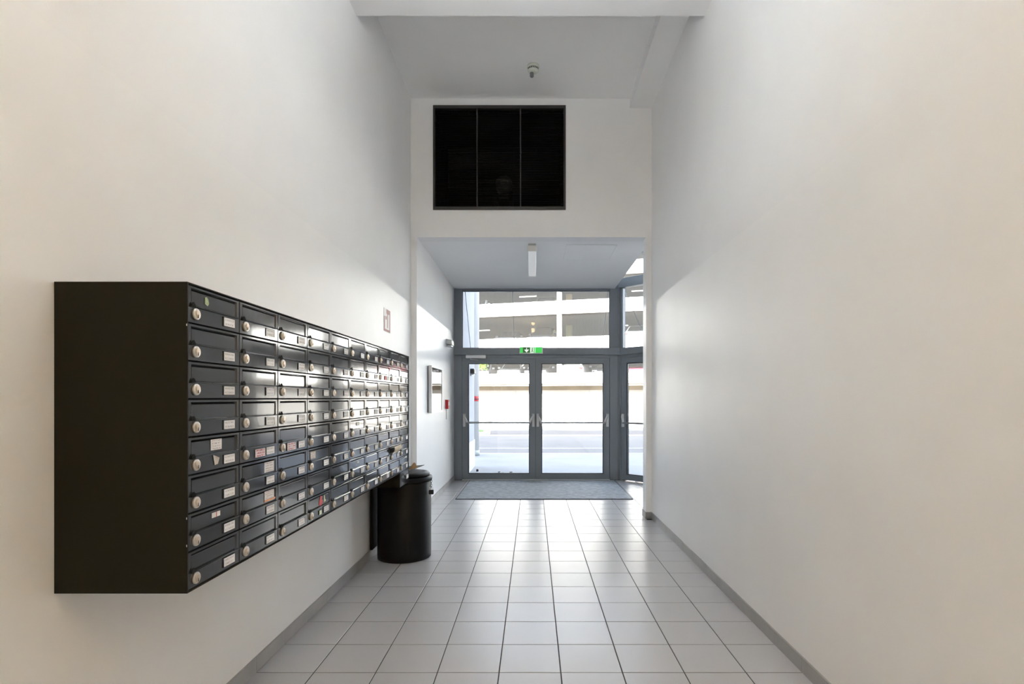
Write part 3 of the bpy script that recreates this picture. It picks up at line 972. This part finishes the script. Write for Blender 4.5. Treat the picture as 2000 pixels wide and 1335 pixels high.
# ------------------------------------------------------------------ exit sign on the transom
t = thing('exit_sign', 'green emergency exit sign with arrow above the double doors', 'sign', (-0.03, YD - 0.05, 2.075))
yb = YD - 0.036
sx0, sx1, sz0, sz1 = -0.222, 0.162, 2.070, 2.180
box_obj('sign_case', 'white', t, sx0, sx1, yb - 0.030, yb, sz0, sz1, bevel=0.003)
box_obj('sign_face', 'green', t, sx0 + 0.012, sx1 - 0.016, yb - 0.0325, yb - 0.0305, sz0 + 0.014, sz1 - 0.008)
y1_, y2_ = yb - 0.0345, yb - 0.0328
box_obj('arrow_panel', 'dkgreen', t, -0.165, -0.050, yb - 0.0330, yb - 0.0326, sz0 + 0.014, sz1 - 0.008)
bm = B(); prism(bm, [(-0.112, 2.165), (-0.112, 2.135), (-0.146, 2.135), (-0.105, 2.088), (-0.064, 2.135), (-0.098, 2.135), (-0.098, 2.165)], y1_, y2_ - 0.0003, 'Y'); obj('arrow', bm, 'signlit', t)
box_obj('doorway', 'signlit', t, -0.045, 0.012, y1_, y2_, sz0 + 0.014, sz1 - 0.010)
bm = B()
lathe(bm, [(0.010, y1_ - 0.0012), (0.010, y1_ - 0.0002)], (-0.012, 0, 2.156), 'Y', 12)
prism(bm, [(-0.022, 2.143), (-0.004, 2.145), (-0.006, 2.118), (0.006, 2.102), (0.000, 2.092), (-0.014, 2.112), (-0.028, 2.092), (-0.036, 2.097), (-0.020, 2.120)], y1_ - 0.0012, y1_ - 0.0002, 'Y')
obj('running_figure', bm, 'dkgreen', t)
box_obj('door_edge', 'signlit', t, 0.030, 0.038, y1_, y2_, sz0 + 0.014, sz1 - 0.010)


# ------------------------------------------------------------------ lamps
def linear_lamp(label, x, y0, y1, zc, lit, group=None):
    t = thing('ceiling_lamp', label, 'lamp', (x, (y0 + y1) / 2, zc), group)
    box_obj('mounting_rail', 'ltgrey', t, x - 0.045, x + 0.045, y0 + 0.01, y1 - 0.01, zc - 0.022, zc - 0.0005)
    bm = B()
    prof = [(x - 0.053, zc - 0.024), (x - 0.053, zc - 0.074), (x - 0.044, zc - 0.088), (x + 0.044, zc - 0.088), (x + 0.053, zc - 0.074), (x + 0.053, zc - 0.024)]
    prism(bm, prof, y0 + 0.024, y1 - 0.024, 'Y')
    obj('diffuser', bm, 'lit' if lit else 'diffuser', t)
    for a, b in ((y0, y0 + 0.0235), (y1 - 0.0235, y1)):
        box_obj('end_cap', 'white', t, x - 0.055, x + 0.055, a, b, zc - 0.090, zc - 0.023, bevel=0.003)
    return t


linear_lamp('long narrow white lamp on the porch ceiling', -0.012, 6.31, 7.64, ZO, False)
def pendant_lamp(label, x, y0, y1, zc, z, m, up=False):
    t = thing('pendant_lamp', label, 'lamp', (x, (y0 + y1) / 2, z), 'lit pendant lamps and added fill light of the hall')
    bm = B()
    if up:      # added fill light: metal trough that lights the ceiling
        prism(bm, [(x - 0.035, z), (x + 0.035, z), (x + 0.06, z + 0.045), (x + 0.06, z + 0.08), (x + 0.055, z + 0.08), (x + 0.055, z + 0.06), (x - 0.055, z + 0.06),
                   (x - 0.055, z + 0.08), (x - 0.06, z + 0.08), (x - 0.06, z + 0.045)], y0 + 0.024, y1 - 0.024, 'Y')
        obj('trough', bm, 'ltgrey', t)
        bm = B()
        bx(bm, x - 0.054, x + 0.054, y0 + 0.026, y1 - 0.026, z + 0.062, z + 0.074)
    else:
        prism(bm, [(x - 0.05, z), (x + 0.05, z), (x + 0.06, z + 0.02), (x + 0.06, z + 0.06), (x + 0.05, z + 0.08), (x - 0.05, z + 0.08), (x - 0.06, z + 0.06), (x - 0.06, z + 0.02)], y0 + 0.024, y1 - 0.024, 'Y')
    obj('diffuser', bm, m, t)
    for a, b in ((y0, y0 + 0.0235), (y1 - 0.0235, y1)):
        box_obj('end_cap', 'ltgrey', t, x - 0.062, x + 0.062, a, b, z - 0.002, z + 0.082, bevel=0.003)
    for y in (y0 + 0.012, y1 - 0.012):
        bm = B(); tube(bm, [(x, y, z + 0.08), (x, y, zc - 0.012)], 0.004, 6)
        obj('suspension_rod', bm, 'steel', t)
        bm = B(); lathe(bm, [(0.03, zc - 0.012), (0.03, zc - 0.0005)], (x, y, 0), 'Z', 16); obj('ceiling_rose', bm, 'ltgrey', t)
    return t


pendant_lamp('warm lit pendant lamp farthest behind the viewer', 0.0, -3.6, -2.3, ZC2, 3.95, 'lit')
pendant_lamp('warm lit pendant lamp just behind the viewer', 0.0, -1.5, -0.2, ZC2, 3.95, 'lit')
pendant_lamp('added neutral white fill light in pendant form above the mailboxes', 0.0, 1.62, 2.92, ZC2, 3.62, 'lit_fill', True)  # unseen uplight added to brighten the hall

# smoke detector
t = thing('smoke_detector', 'small cream smoke detector on the hall ceiling', 'smoke detector', (0.0, 5.48, ZC))
bm = B(); lathe(bm, [(0.062, ZC - 0.0005), (0.062, ZC - 0.018), (0.056, ZC - 0.022)], (0.002, 5.47, 0), 'Z', 28); obj('base_ring', bm, 'cream', t)
bm = B(); lathe(bm, [(0.054, ZC - 0.0222), (0.056, ZC - 0.045), (0.044, ZC - 0.062), (0.030, ZC - 0.068)], (0.002, 5.47, 0), 'Z', 28); hb = obj('sensor_head', bm, 'cream', t)
for a in range(-3, 4):
    aa = -PI / 2 + a * 0.33
    bm = B()
    cx, cy = 0.002 + 0.0555 * math.cos(aa), 5.47 + 0.0555 * math.sin(aa)
    bx(bm, cx - 0.005, cx + 0.005, cy - 0.004, cy + 0.004, ZC - 0.046, ZC - 0.033)
    obj('vent_slot', bm, 'gframe', hb)
bm = B(); lathe(bm, [(0.014, ZC - 0.0682), (0.020, ZC - 0.073), (0.020, ZC - 0.105), (0.014, ZC - 0.112)], (-0.012, 5.47, 0), 'Z', 16); obj('indicator', bm, 'greyp', t)

# ------------------------------------------------------------------ outdoors: ground
def gz(y):
    return -0.10 - (max(y, 13.45) - 13.45) * 0.0112


def ground(name, m, x0, x1, y0, y1, dz0=0.0, thick=0.12, label=None):
    bm = B()
    hexa(bm, [(x0, y0, gz(y0) - thick), (x1, y0, gz(y0) - thick), (x1, y1, gz(y1) - thick), (x0, y1, gz(y1) - thick),
              (x0, y0, gz(y0) + dz0), (x1, y0, gz(y0) + dz0), (x1, y1, gz(y1) + dz0), (x0, y1, gz(y1) + dz0)])
    return struct(name, bm, m, label)


bm = B(); bx(bm, -30, 34, 7.5, 13.30, -0.2, -0.02); struct('ground_pavement', bm, 'slab', 'pale pavement outside the doors')
bm = B(); bx(bm, -30, 34, 13.30, 13.45, -0.22, -0.015); struct('ground_kerb', bm, 'kerb', 'near kerb of the street')
ground('ground_road', 'asph', -40, 44, 13.45, 22.4, label='pale sunlit road outside')
ground('ground_gutter', 'kerb', -40, 44, 22.4, 22.9, 0.004, label='pale gutter strip across the road')
ground('ground_road_far', 'asph2', -40, 44, 22.9, 26.5, label='darker strip of asphalt')
ground('ground_kerb_far', 'kerb', -40, 44, 26.5, 26.8, 0.10, label='far kerb')
ground('ground_pavement_far', 'fpave', -40, 44, 26.8, 60, 0.09, label='far pavement below the garage')
ground('road_marking', 'kerb', -30, 34, 15.9, 16.05, 0.003, 0.05, label='thin white line on the road')
bpy.data.objects['road_marking']['kind'] = 'structure'
bm = B(); hexa(bm, [(-300, 60, -0.75), (300, 60, -0.75), (300, 400, -0.75), (-300, 400, -0.75), (-300, 60, -0.6), (300, 60, -0.6), (300, 400, -0.6), (-300, 400, -0.6)])
struct('ground_beyond', bm, 'fpave', 'ground beyond the garage')

# grass island
t = thing('grass_island', 'green grass island with a pale rounded kerb by the road', 'island', (-4.6, 23.6, gz(23.6)))


def oval(rx, ry, n=40):
    return [(rx * math.copysign(abs(math.cos(2 * PI * i / n)) ** 0.6, math.cos(2 * PI * i / n)), ry * math.copysign(abs(math.sin(2 * PI * i / n)) ** 0.6, math.sin(2 * PI * i / n))) for i in range(n)]


bm = B(); prism(bm, oval(2.75, 1.0), 0.0, 0.12, 'Z'); obj('kerb_ring', bm, 'kerb', t, True)
bm = B(); prism(bm, oval(2.45, 0.78), 0.121, 0.15, 'Z'); obj('turf', bm, 'grass', t, True)

# round outside column with a red band
t = thing('outside_column', 'white round column on the pavement with a red band', 'column', (-1.49, 13.0, -0.02))
bm = B(); lathe(bm, [(0.20, 0.10), (0.20, 8.5)], (-1.49, 13.0, 0), 'Z', 32); obj('shaft', bm, 'concrete', t)
bm = B(); lathe(bm, [(0.212, -0.02), (0.212, 0.10), (0.201, 0.105)], (-1.49, 13.0, 0), 'Z', 32); obj('foot', bm, 'ltgrey', t)
bm = B(); lathe(bm, [(0.202, 1.27), (0.203, 1.275), (0.203, 1.385), (0.202, 1.39)], (-1.49, 13.0, 0), 'Z', 32); obj('red_band', bm, 'red', t)
bm = B(); lathe(bm, [(0.2035, 1.31), (0.2038, 1.312), (0.2038, 1.328), (0.2035, 1.33)], (-1.49, 13.0, 0), 'Z', 32); obj('dark_line', bm, 'gasket', t)
t = thing('outside_lamp', 'dark wall lamp on the outside wing wall', 'lamp', (-1.18, 10.3, 1.8))
box_obj('housing', 'gframe', t, -1.1795, -1.10, 10.18, 10.42, 1.80, 1.90, bevel=0.01)
box_obj('wall_plate', 'gasket', t, -1.1798, -1.172, 10.22, 10.38, 1.765, 1.80)
box_obj('lens', 'diffuser', t, -1.165, -1.115, 10.21, 10.39, 1.785, 1.799)

# glass canopy with tie rods
t = thing('canopy', 'slim glass canopy hung outside over the doors', 'canopy', (0.1, 9.3, 2.1))
bm = B(); hexa(bm, [(-1.16, 9.05, 2.07), (1.40, 9.05, 2.07), (1.90, 9.50, 2.07), (-1.16, 10.10, 2.16),
                    (-1.16, 9.05, 2.08), (1.40, 9.05, 2.08), (1.90, 9.50, 2.08), (-1.16, 10.10, 2.17)]); bm.free()
bm = B(); hexa(bm, [(-1.16, 9.02, 2.075), (1.42, 9.02, 2.075), (1.42, 10.10, 2.155), (-1.16, 10.10, 2.155),
                    (-1.16, 9.02, 2.087), (1.42, 9.02, 2.087), (1.42, 10.10, 2.167), (-1.16, 10.10, 2.167)]); obj('canopy_glass', bm, 'glass', t)
box_obj('canopy_edge', 'frame', t, -1.17, 1.43, 10.10, 10.13, 2.145, 2.180)
for xr in (-1.15, -0.341, 0.467, 1.274):
    bm = B(); tube(bm, [(xr, YD + 0.14, 3.30), (xr, 10.09, 2.165)], 0.006, 8); obj('tie_rod', bm, 'cable', t)
bm = B(); tube(bm, [(1.52, 9.12, 3.20), (2.12, 9.72, 2.165)], 0.006, 8); obj('tie_rod', bm, 'cable', t)
bm = B(); prism(bm, [(1.44, 9.04), (2.5, 7.98), (2.90, 8.9), (2.13, 9.73), (1.44, 10.10)], 2.150, 2.162, 'Z'); obj('canopy_glass', bm, 'glass', t)

# dry leaves and a door stop on the pavement
rl = random.Random(5)
leaves = [(-0.62, 9.92, 'dry leaf outside the left door, leftmost of three'), (-0.55, 9.78, 'dry leaf outside the left door, nearest of three'), (-0.40, 9.90, 'dry leaf outside the left door, rightmost of three'),
          (0.74, 9.46, 'dry leaf outside the right door, leftmost of the row'), (0.83, 9.43, 'second dry leaf from the left outside the right door'), (0.91, 9.47, 'middle dry leaf of the row outside the right door'),
          (0.97, 9.43, 'fourth dry leaf from the left outside the right door'), (1.05, 9.46, 'dry leaf outside the right door, rightmost of the row')]
for x, y, lab in leaves:
    bm = B()
    s = rl.uniform(0.03, 0.05)
    a = rl.uniform(0, 6)
    loops = []
    for q_ in (-0.0195, -0.0175):
        loops.append([(x + s * r_ * math.cos(a + b_), y + s * r_ * math.sin(a + b_), q_ + z_) for r_, b_, z_ in ((1.0, 0, 0.02), (0.5, 0.9, 0.004), (0.6, 1.8, 0.026), (1.0, 3.14, 0.002), (0.6, 4.4, 0.024), (0.5, 5.4, 0.005))])
    rings(bm, loops)
    tag(obj('dry_leaf', bm, 'dry'), lab, 'leaf', 'dry leaves blown against the doors')
t = thing('door_stop', 'small dark door stop on the pavement outside the left door', 'door stop', (-1.03, 10.05, -0.02))
bm = B(); lathe(bm, [(0.022, -0.0195), (0.024, -0.012), (0.020, 0.025), (0.012, 0.03)], (-1.03, 10.05, 0), 'Z', 16); obj('rubber_post', bm, 'gasket', t)
bm = B(); lathe(bm, [(0.032, -0.0198), (0.032, -0.0145), (0.025, -0.0125)], (-1.03, 10.05, 0), 'Z', 16); obj('foot_plate', bm, 'steel', t)

# ------------------------------------------------------------------ parking garage across the street (turned 15.4 degrees)
GA = -math.radians(15.4)
GY = 38.0
gar = thing('parking_garage', 'open white concrete parking garage across the street', 'building', (0, GY, 0), rz=GA)
GXA, GXB, GD = -20.0, 26.0, 13.0
lev = [(2.35, 3.08), (4.66, 5.56), (7.17, 8.07), (9.68, 10.58), (12.2, 13.1)]   # parapet bottom, top
box_obj('base_wall', 'cwall', gar, GXA, GXB, 0.55, 0.9, -0.9, 2.35, local=True)
for z0, z1 in lev:
    box_obj('parapet', 'concrete', gar, GXA, GXB, 0.0, 0.22, z0, z1, local=True)
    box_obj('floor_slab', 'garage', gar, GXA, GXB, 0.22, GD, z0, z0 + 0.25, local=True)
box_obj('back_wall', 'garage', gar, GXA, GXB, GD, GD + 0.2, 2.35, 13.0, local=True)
box_obj('ledge', 'cwall', gar, GXA, GXB, 0.10, 0.55, 2.20, 2.35, local=True)
box_obj('shade_strip', 'ledgeshade', gar, GXA, GXB, 0.52, 0.55, 1.90, 2.20, local=True)  # shade below the ledge, painted as a brown strip
for x in (-17.0, -7.6, 1.87, 11.3, 20.8):
    for (a, b), (c_, d) in zip(lev[:-1], lev[1:]):
        box_obj('column', 'concrete', gar, x - 0.15, x + 0.15, -0.02, 0.24, b, c_, local=True)
for x in (-17.6, -8.1, 1.3, 10.7):
    for i, ((a, b), (c_, d)) in enumerate(zip(lev[:-1], lev[1:])):
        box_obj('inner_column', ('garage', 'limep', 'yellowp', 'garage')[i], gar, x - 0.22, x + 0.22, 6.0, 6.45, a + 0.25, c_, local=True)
for x, yy, lv in ((-2.1, 6.0, 2), (-11.0, 6.0, 2), (7.0, 6.0, 2), (5.2, 7.0, 1), (-6.5, 7.0, 1), (-2.0, 8.0, 0), (6.0, 8.0, 0)):
    c_ = lev[lv + 1][0]
    box_obj('tube_lamp', 'tube', gar, x - 0.72, x + 0.72, yy, yy + 0.1, c_ - 0.07, c_ - 0.001, local=True)
for x in (-14.0, -9.2, -4.3, -1.42, 3.9, 8.9, 13.5, 18.5):      # pour joints in the base wall
    box_obj('wall_joint', 'asph', gar, x - 0.015, x + 0.015, 0.545, 0.5498, -0.6, 2.0, local=True)
bm = B()
for (a, b), (c_, d) in list(zip(lev[:-1], lev[1:]))[:4]:
    h = c_ - b
    x = GXA
    wv = 0.004
    while x < GXB:
        for s in (1, -1):
            xa_, xb_ = (x, x + h * 0.6) if s == 1 else (x + h * 0.6, x)
            yy = 0.10 if s == 1 else 0.105
            v = [bm.verts.new(p) for p in ((xa_ - wv, yy, b), (xa_ + wv, yy, b), (xb_ + wv, yy, c_), (xb_ - wv, yy, c_))]
            bm.faces.new(v)
        x += 0.085
ms = obj('wire_mesh', bm, 'wire', gar, True)
ms['kind'] = 'stuff'


# ------------------------------------------------------------------ parked cars
def car_meshes(tall):
    H = 1.45 + (0.22 if tall else 0)
    out = {}
    bm = B()
    def sec(y, w_, z0, z1):
        return [(-w_, y, z0), (w_, y, z0), (w_ + 0.02, y, (z0 + z1) / 2), (w_ - 0.05, y, z1), (-w_ + 0.05, y, z1), (-w_ - 0.02, y, (z0 + z1) / 2)]
    bz = 0.92 + (0.08 if tall else 0)
    rings(bm, [sec(-2.15, 0.70, 0.38, 0.60), sec(-2.05, 0.82, 0.24, 0.74), sec(-1.6, 0.87, 0.22, 0.84), sec(-0.95, 0.88, 0.22, bz), sec(1.4, 0.88, 0.22, bz + 0.04),
               sec(1.95, 0.86, 0.24, bz + 0.02), sec(2.12, 0.80, 0.32, bz - 0.08)])
    out['body'] = bm
    rb = 1.95 if tall else 1.2
    yb0, yb1, yr0, yr1 = -1.0, (2.02 if tall else 1.85), -0.25, (1.75 if tall else 1.15)
    bm = B()
    lo = [(-0.80, yb0, bz - 0.02), (0.80, yb0, bz - 0.02), (0.80, yb1, bz), (-0.80, yb1, bz)]
    hi = [(-0.60, yr0, H - 0.04), (0.60, yr0, H - 0.04), (0.60, yr1, H - 0.04), (-0.60, yr1, H - 0.04)]
    tp = [(-0.50, yr0 + 0.2, H), (0.50, yr0 + 0.2, H), (0.50, yr1 - 0.2, H), (-0.50, yr1 - 0.2, H)]
    rings(bm, [lo, hi, tp])
    out['cabin'] = bm

    def pane(p, q_, inset):
        bm = B()
        ps = [Vector(v) for v in (lo[p], lo[q_], hi[q_], hi[p])]
        cen = sum(ps, Vector()) / 4
        nrm = (ps[1] - ps[0]).cross(ps[3] - ps[0]).normalized()
        if nrm.dot(cen - Vector((0, 0.3, 1.1))) < 0:
            nrm = -nrm
        qs = [cen + (v - cen) * inset for v in ps]
        rings(bm, [[tuple(v + nrm * 0.001) for v in qs], [tuple(v + nrm * 0.012) for v in qs]])
        return bm
    out['windscreen'] = pane(0, 1, 0.86)
    out['side_window'] = pane(1, 2, 0.82)
    out['side_window2'] = pane(3, 0, 0.82)
    out['rear_window'] = pane(2, 3, 0.84)
    for nm, y in (('a', -1.35), ('b', 1.35)):
        for s in (-1, 1):
            bm = B(); lathe(bm, [(0.20, s * 0.895), (0.32, s * 0.885), (0.32, s * 0.70), (0.2, s * 0.69)], (0, y, 0.32), 'X', 20); out['wheel' + nm + str(s)] = bm
    for s in (-1, 1):
        bm = B(); hexa(bm, [(s * 0.46, -2.125, 0.60), (s * 0.80, -2.07, 0.60), (s * 0.80, -1.9, 0.60), (s * 0.46, -1.9, 0.60), (s * 0.46, -2.115, 0.70), (s * 0.80, -2.06, 0.72), (s * 0.80, -1.9, 0.72), (s * 0.46, -1.9, 0.70)]); out['headlamp' + str(s)] = bm
        bm = B(); bx(bm, min(s * 0.60, s * 0.84), max(s * 0.60, s * 0.84), 2.02, 2.13, bz - 0.24, bz - 0.09); out['taillamp' + str(s)] = bm
        bm = B(); bx(bm, min(s * 0.86, s * 1.04), max(s * 0.86, s * 1.04), -0.78, -0.66, bz + 0.02, bz + 0.15); out['mirror' + str(s)] = bm
    return out


def car(label, lx, ly, z, paint, face=0, tall=False):
    """lx, ly in garage coordinates; face=0 nose to the street"""
    ca, sa = math.cos(GA), math.sin(GA)
    wx, wy = lx * ca - ly * sa, GY + lx * sa + ly * ca
    t = thing('parked_car', label, 'car', (wx, wy, z), 'cars parked in the garage', GA + face)
    for k, bm in car_meshes(tall).items():
        nm = k.rstrip('-12') if not k.startswith('wheel') else 'wheel'
        m = {'body': paint, 'cabin': paint, 'mirror': paint, 'wheel': 'tyre', 'headlamp': 'head', 'taillamp': 'tail'}.get(nm, 'cwin')
        bv = {'body': 0.05, 'cabin': 0.03}.get(nm, 0)
        obj(nm, bm, m, t, True, bevel=bv)
    return t


z0_, z1_, z2_ = 2.602, 4.912, 7.422
car('white car behind the lowest parapet, far left by the column', -4.75, 3.2, z0_, 'carw', 0)
car('white car behind the lowest parapet, over the left door', -2.35, 2.9, z0_, 'carw', 0.12)
car('silver grey car behind the lowest parapet, left of the white post', 0.05, 3.1, z0_, 'carg', -0.1)
car('tall white car with red tail lamps on the lowest level', 2.55, 2.7, z0_, 'carw', PI, True)
car('dark grey car behind the lowest parapet near the corner post', 4.75, 3.4, z0_, 'card_', 0)
car('dark red car on the lowest level seen through the angled door', 6.95, 2.9, z0_, 'carr', 0)
car('dark low car on the middle level above the left door', -2.5, 2.8, z1_ + 0.04, 'card_', 0.1)
car('tall dark car on the middle level beside the white post', 0.15, 2.8, z1_ + 0.04, 'card_', 0, True)
car('white car on the middle level seen through the angled window', 7.1, 2.8, z1_ + 0.04, 'carw', PI)
car('white car on the upper level at the left', -4.9, 2.6, z2_, 'carw', 0)
car('dark car on the upper level beside the white post', 0.35, 2.9, z2_, 'card_', 0)

# added shrub above the lowest parapet, standing in for a tree beyond
ca, sa = math.cos(GA), math.sin(GA)
t = thing('standin_shrub', 'bright green shrub above the lowest parapet, standing in for a tree beyond', 'standin_shrub', (-3.6, 38.2, 3.08))
box_obj('added_planter', 'concrete', t, -4.05, -3.15, 38.25, 38.55, 3.02, 3.22)
bm = B()
rs = random.Random(11)
for i in range(420):
    a, b_, r_ = rs.uniform(0, 2 * PI), rs.uniform(-0.9, 1.4), rs.uniform(0.2, 1.0)
    cx = -3.6 + 0.48 * r_ * math.cos(a) * math.cos(b_)
    cy = 38.35 + 0.22 * r_ * math.sin(a) * math.cos(b_)
    cz = 3.62 + 0.42 * r_ * math.sin(b_)
    d1_, d2_ = Vector((rs.uniform(-1, 1), rs.uniform(-1, 1), rs.uniform(-1, 1))).normalized(), Vector((rs.uniform(-1, 1), rs.uniform(-1, 1), rs.uniform(-1, 1))).normalized()
    cc = Vector((cx, cy, cz))
    bm.faces.new([bm.verts.new(cc + d1_ * 0.05), bm.verts.new(cc + d2_ * 0.03), bm.verts.new(cc - d1_ * 0.05), bm.verts.new(cc - d2_ * 0.03)])
fo = obj('foliage', bm, 'leaf', t); fo['kind'] = 'stuff'
bm = B(); tube(bm, [(-3.6, 38.38, 3.2), (-3.6, 38.36, 3.6)], 0.02, 6); obj('stem', bm, 'brown', t)

# grey box on a white post, handrail by the garage wall
t = thing('post_box', 'white post with grey side boxes below the garage', 'post', (-3.35, 36.6, gz(36.6) + 0.09))
zb = gz(36.6) + 0.09
bm = B(); bx(bm, -3.47, -3.40, 36.55, 36.62, zb, 0.70); bx(bm, -3.28, -3.21, 36.55, 36.62, zb, 0.70); obj('legs', bm, 'white', t)
box_obj('head_box', 'white', t, -3.47, -3.20, 36.45, 36.70, 0.70, 1.55, bevel=0.03)
box_obj('side_box', 'greyp', t, -3.68, -3.48, 36.47, 36.68, 0.62, 1.10, bevel=0.01)
box_obj('side_box', 'greyp', t, -3.19, -3.06, 36.47, 36.68, 0.62, 1.32, bevel=0.01)
t = thing('handrail', 'thin grey handrail sloping down along the garage wall', 'handrail', (-2.2, 37.2, gz(37.2) + 0.09))
bm = B(); tube(bm, [(-3.05, 37.3, 0.86), (-2.5, 37.25, 0.85), (-1.25, 37.0, 0.08)], 0.025, 8); obj('rail', bm, 'ltgrey', t)
for x, y, zt in ((-2.5, 37.25, 0.84), (-1.85, 37.12, 0.44), (-1.25, 37.0, 0.07)):
    bm = B(); tube(bm, [(x, y, gz(y) + 0.09), (x, y, zt)], 0.02, 8); obj('rail_post', bm, 'ltgrey', t)
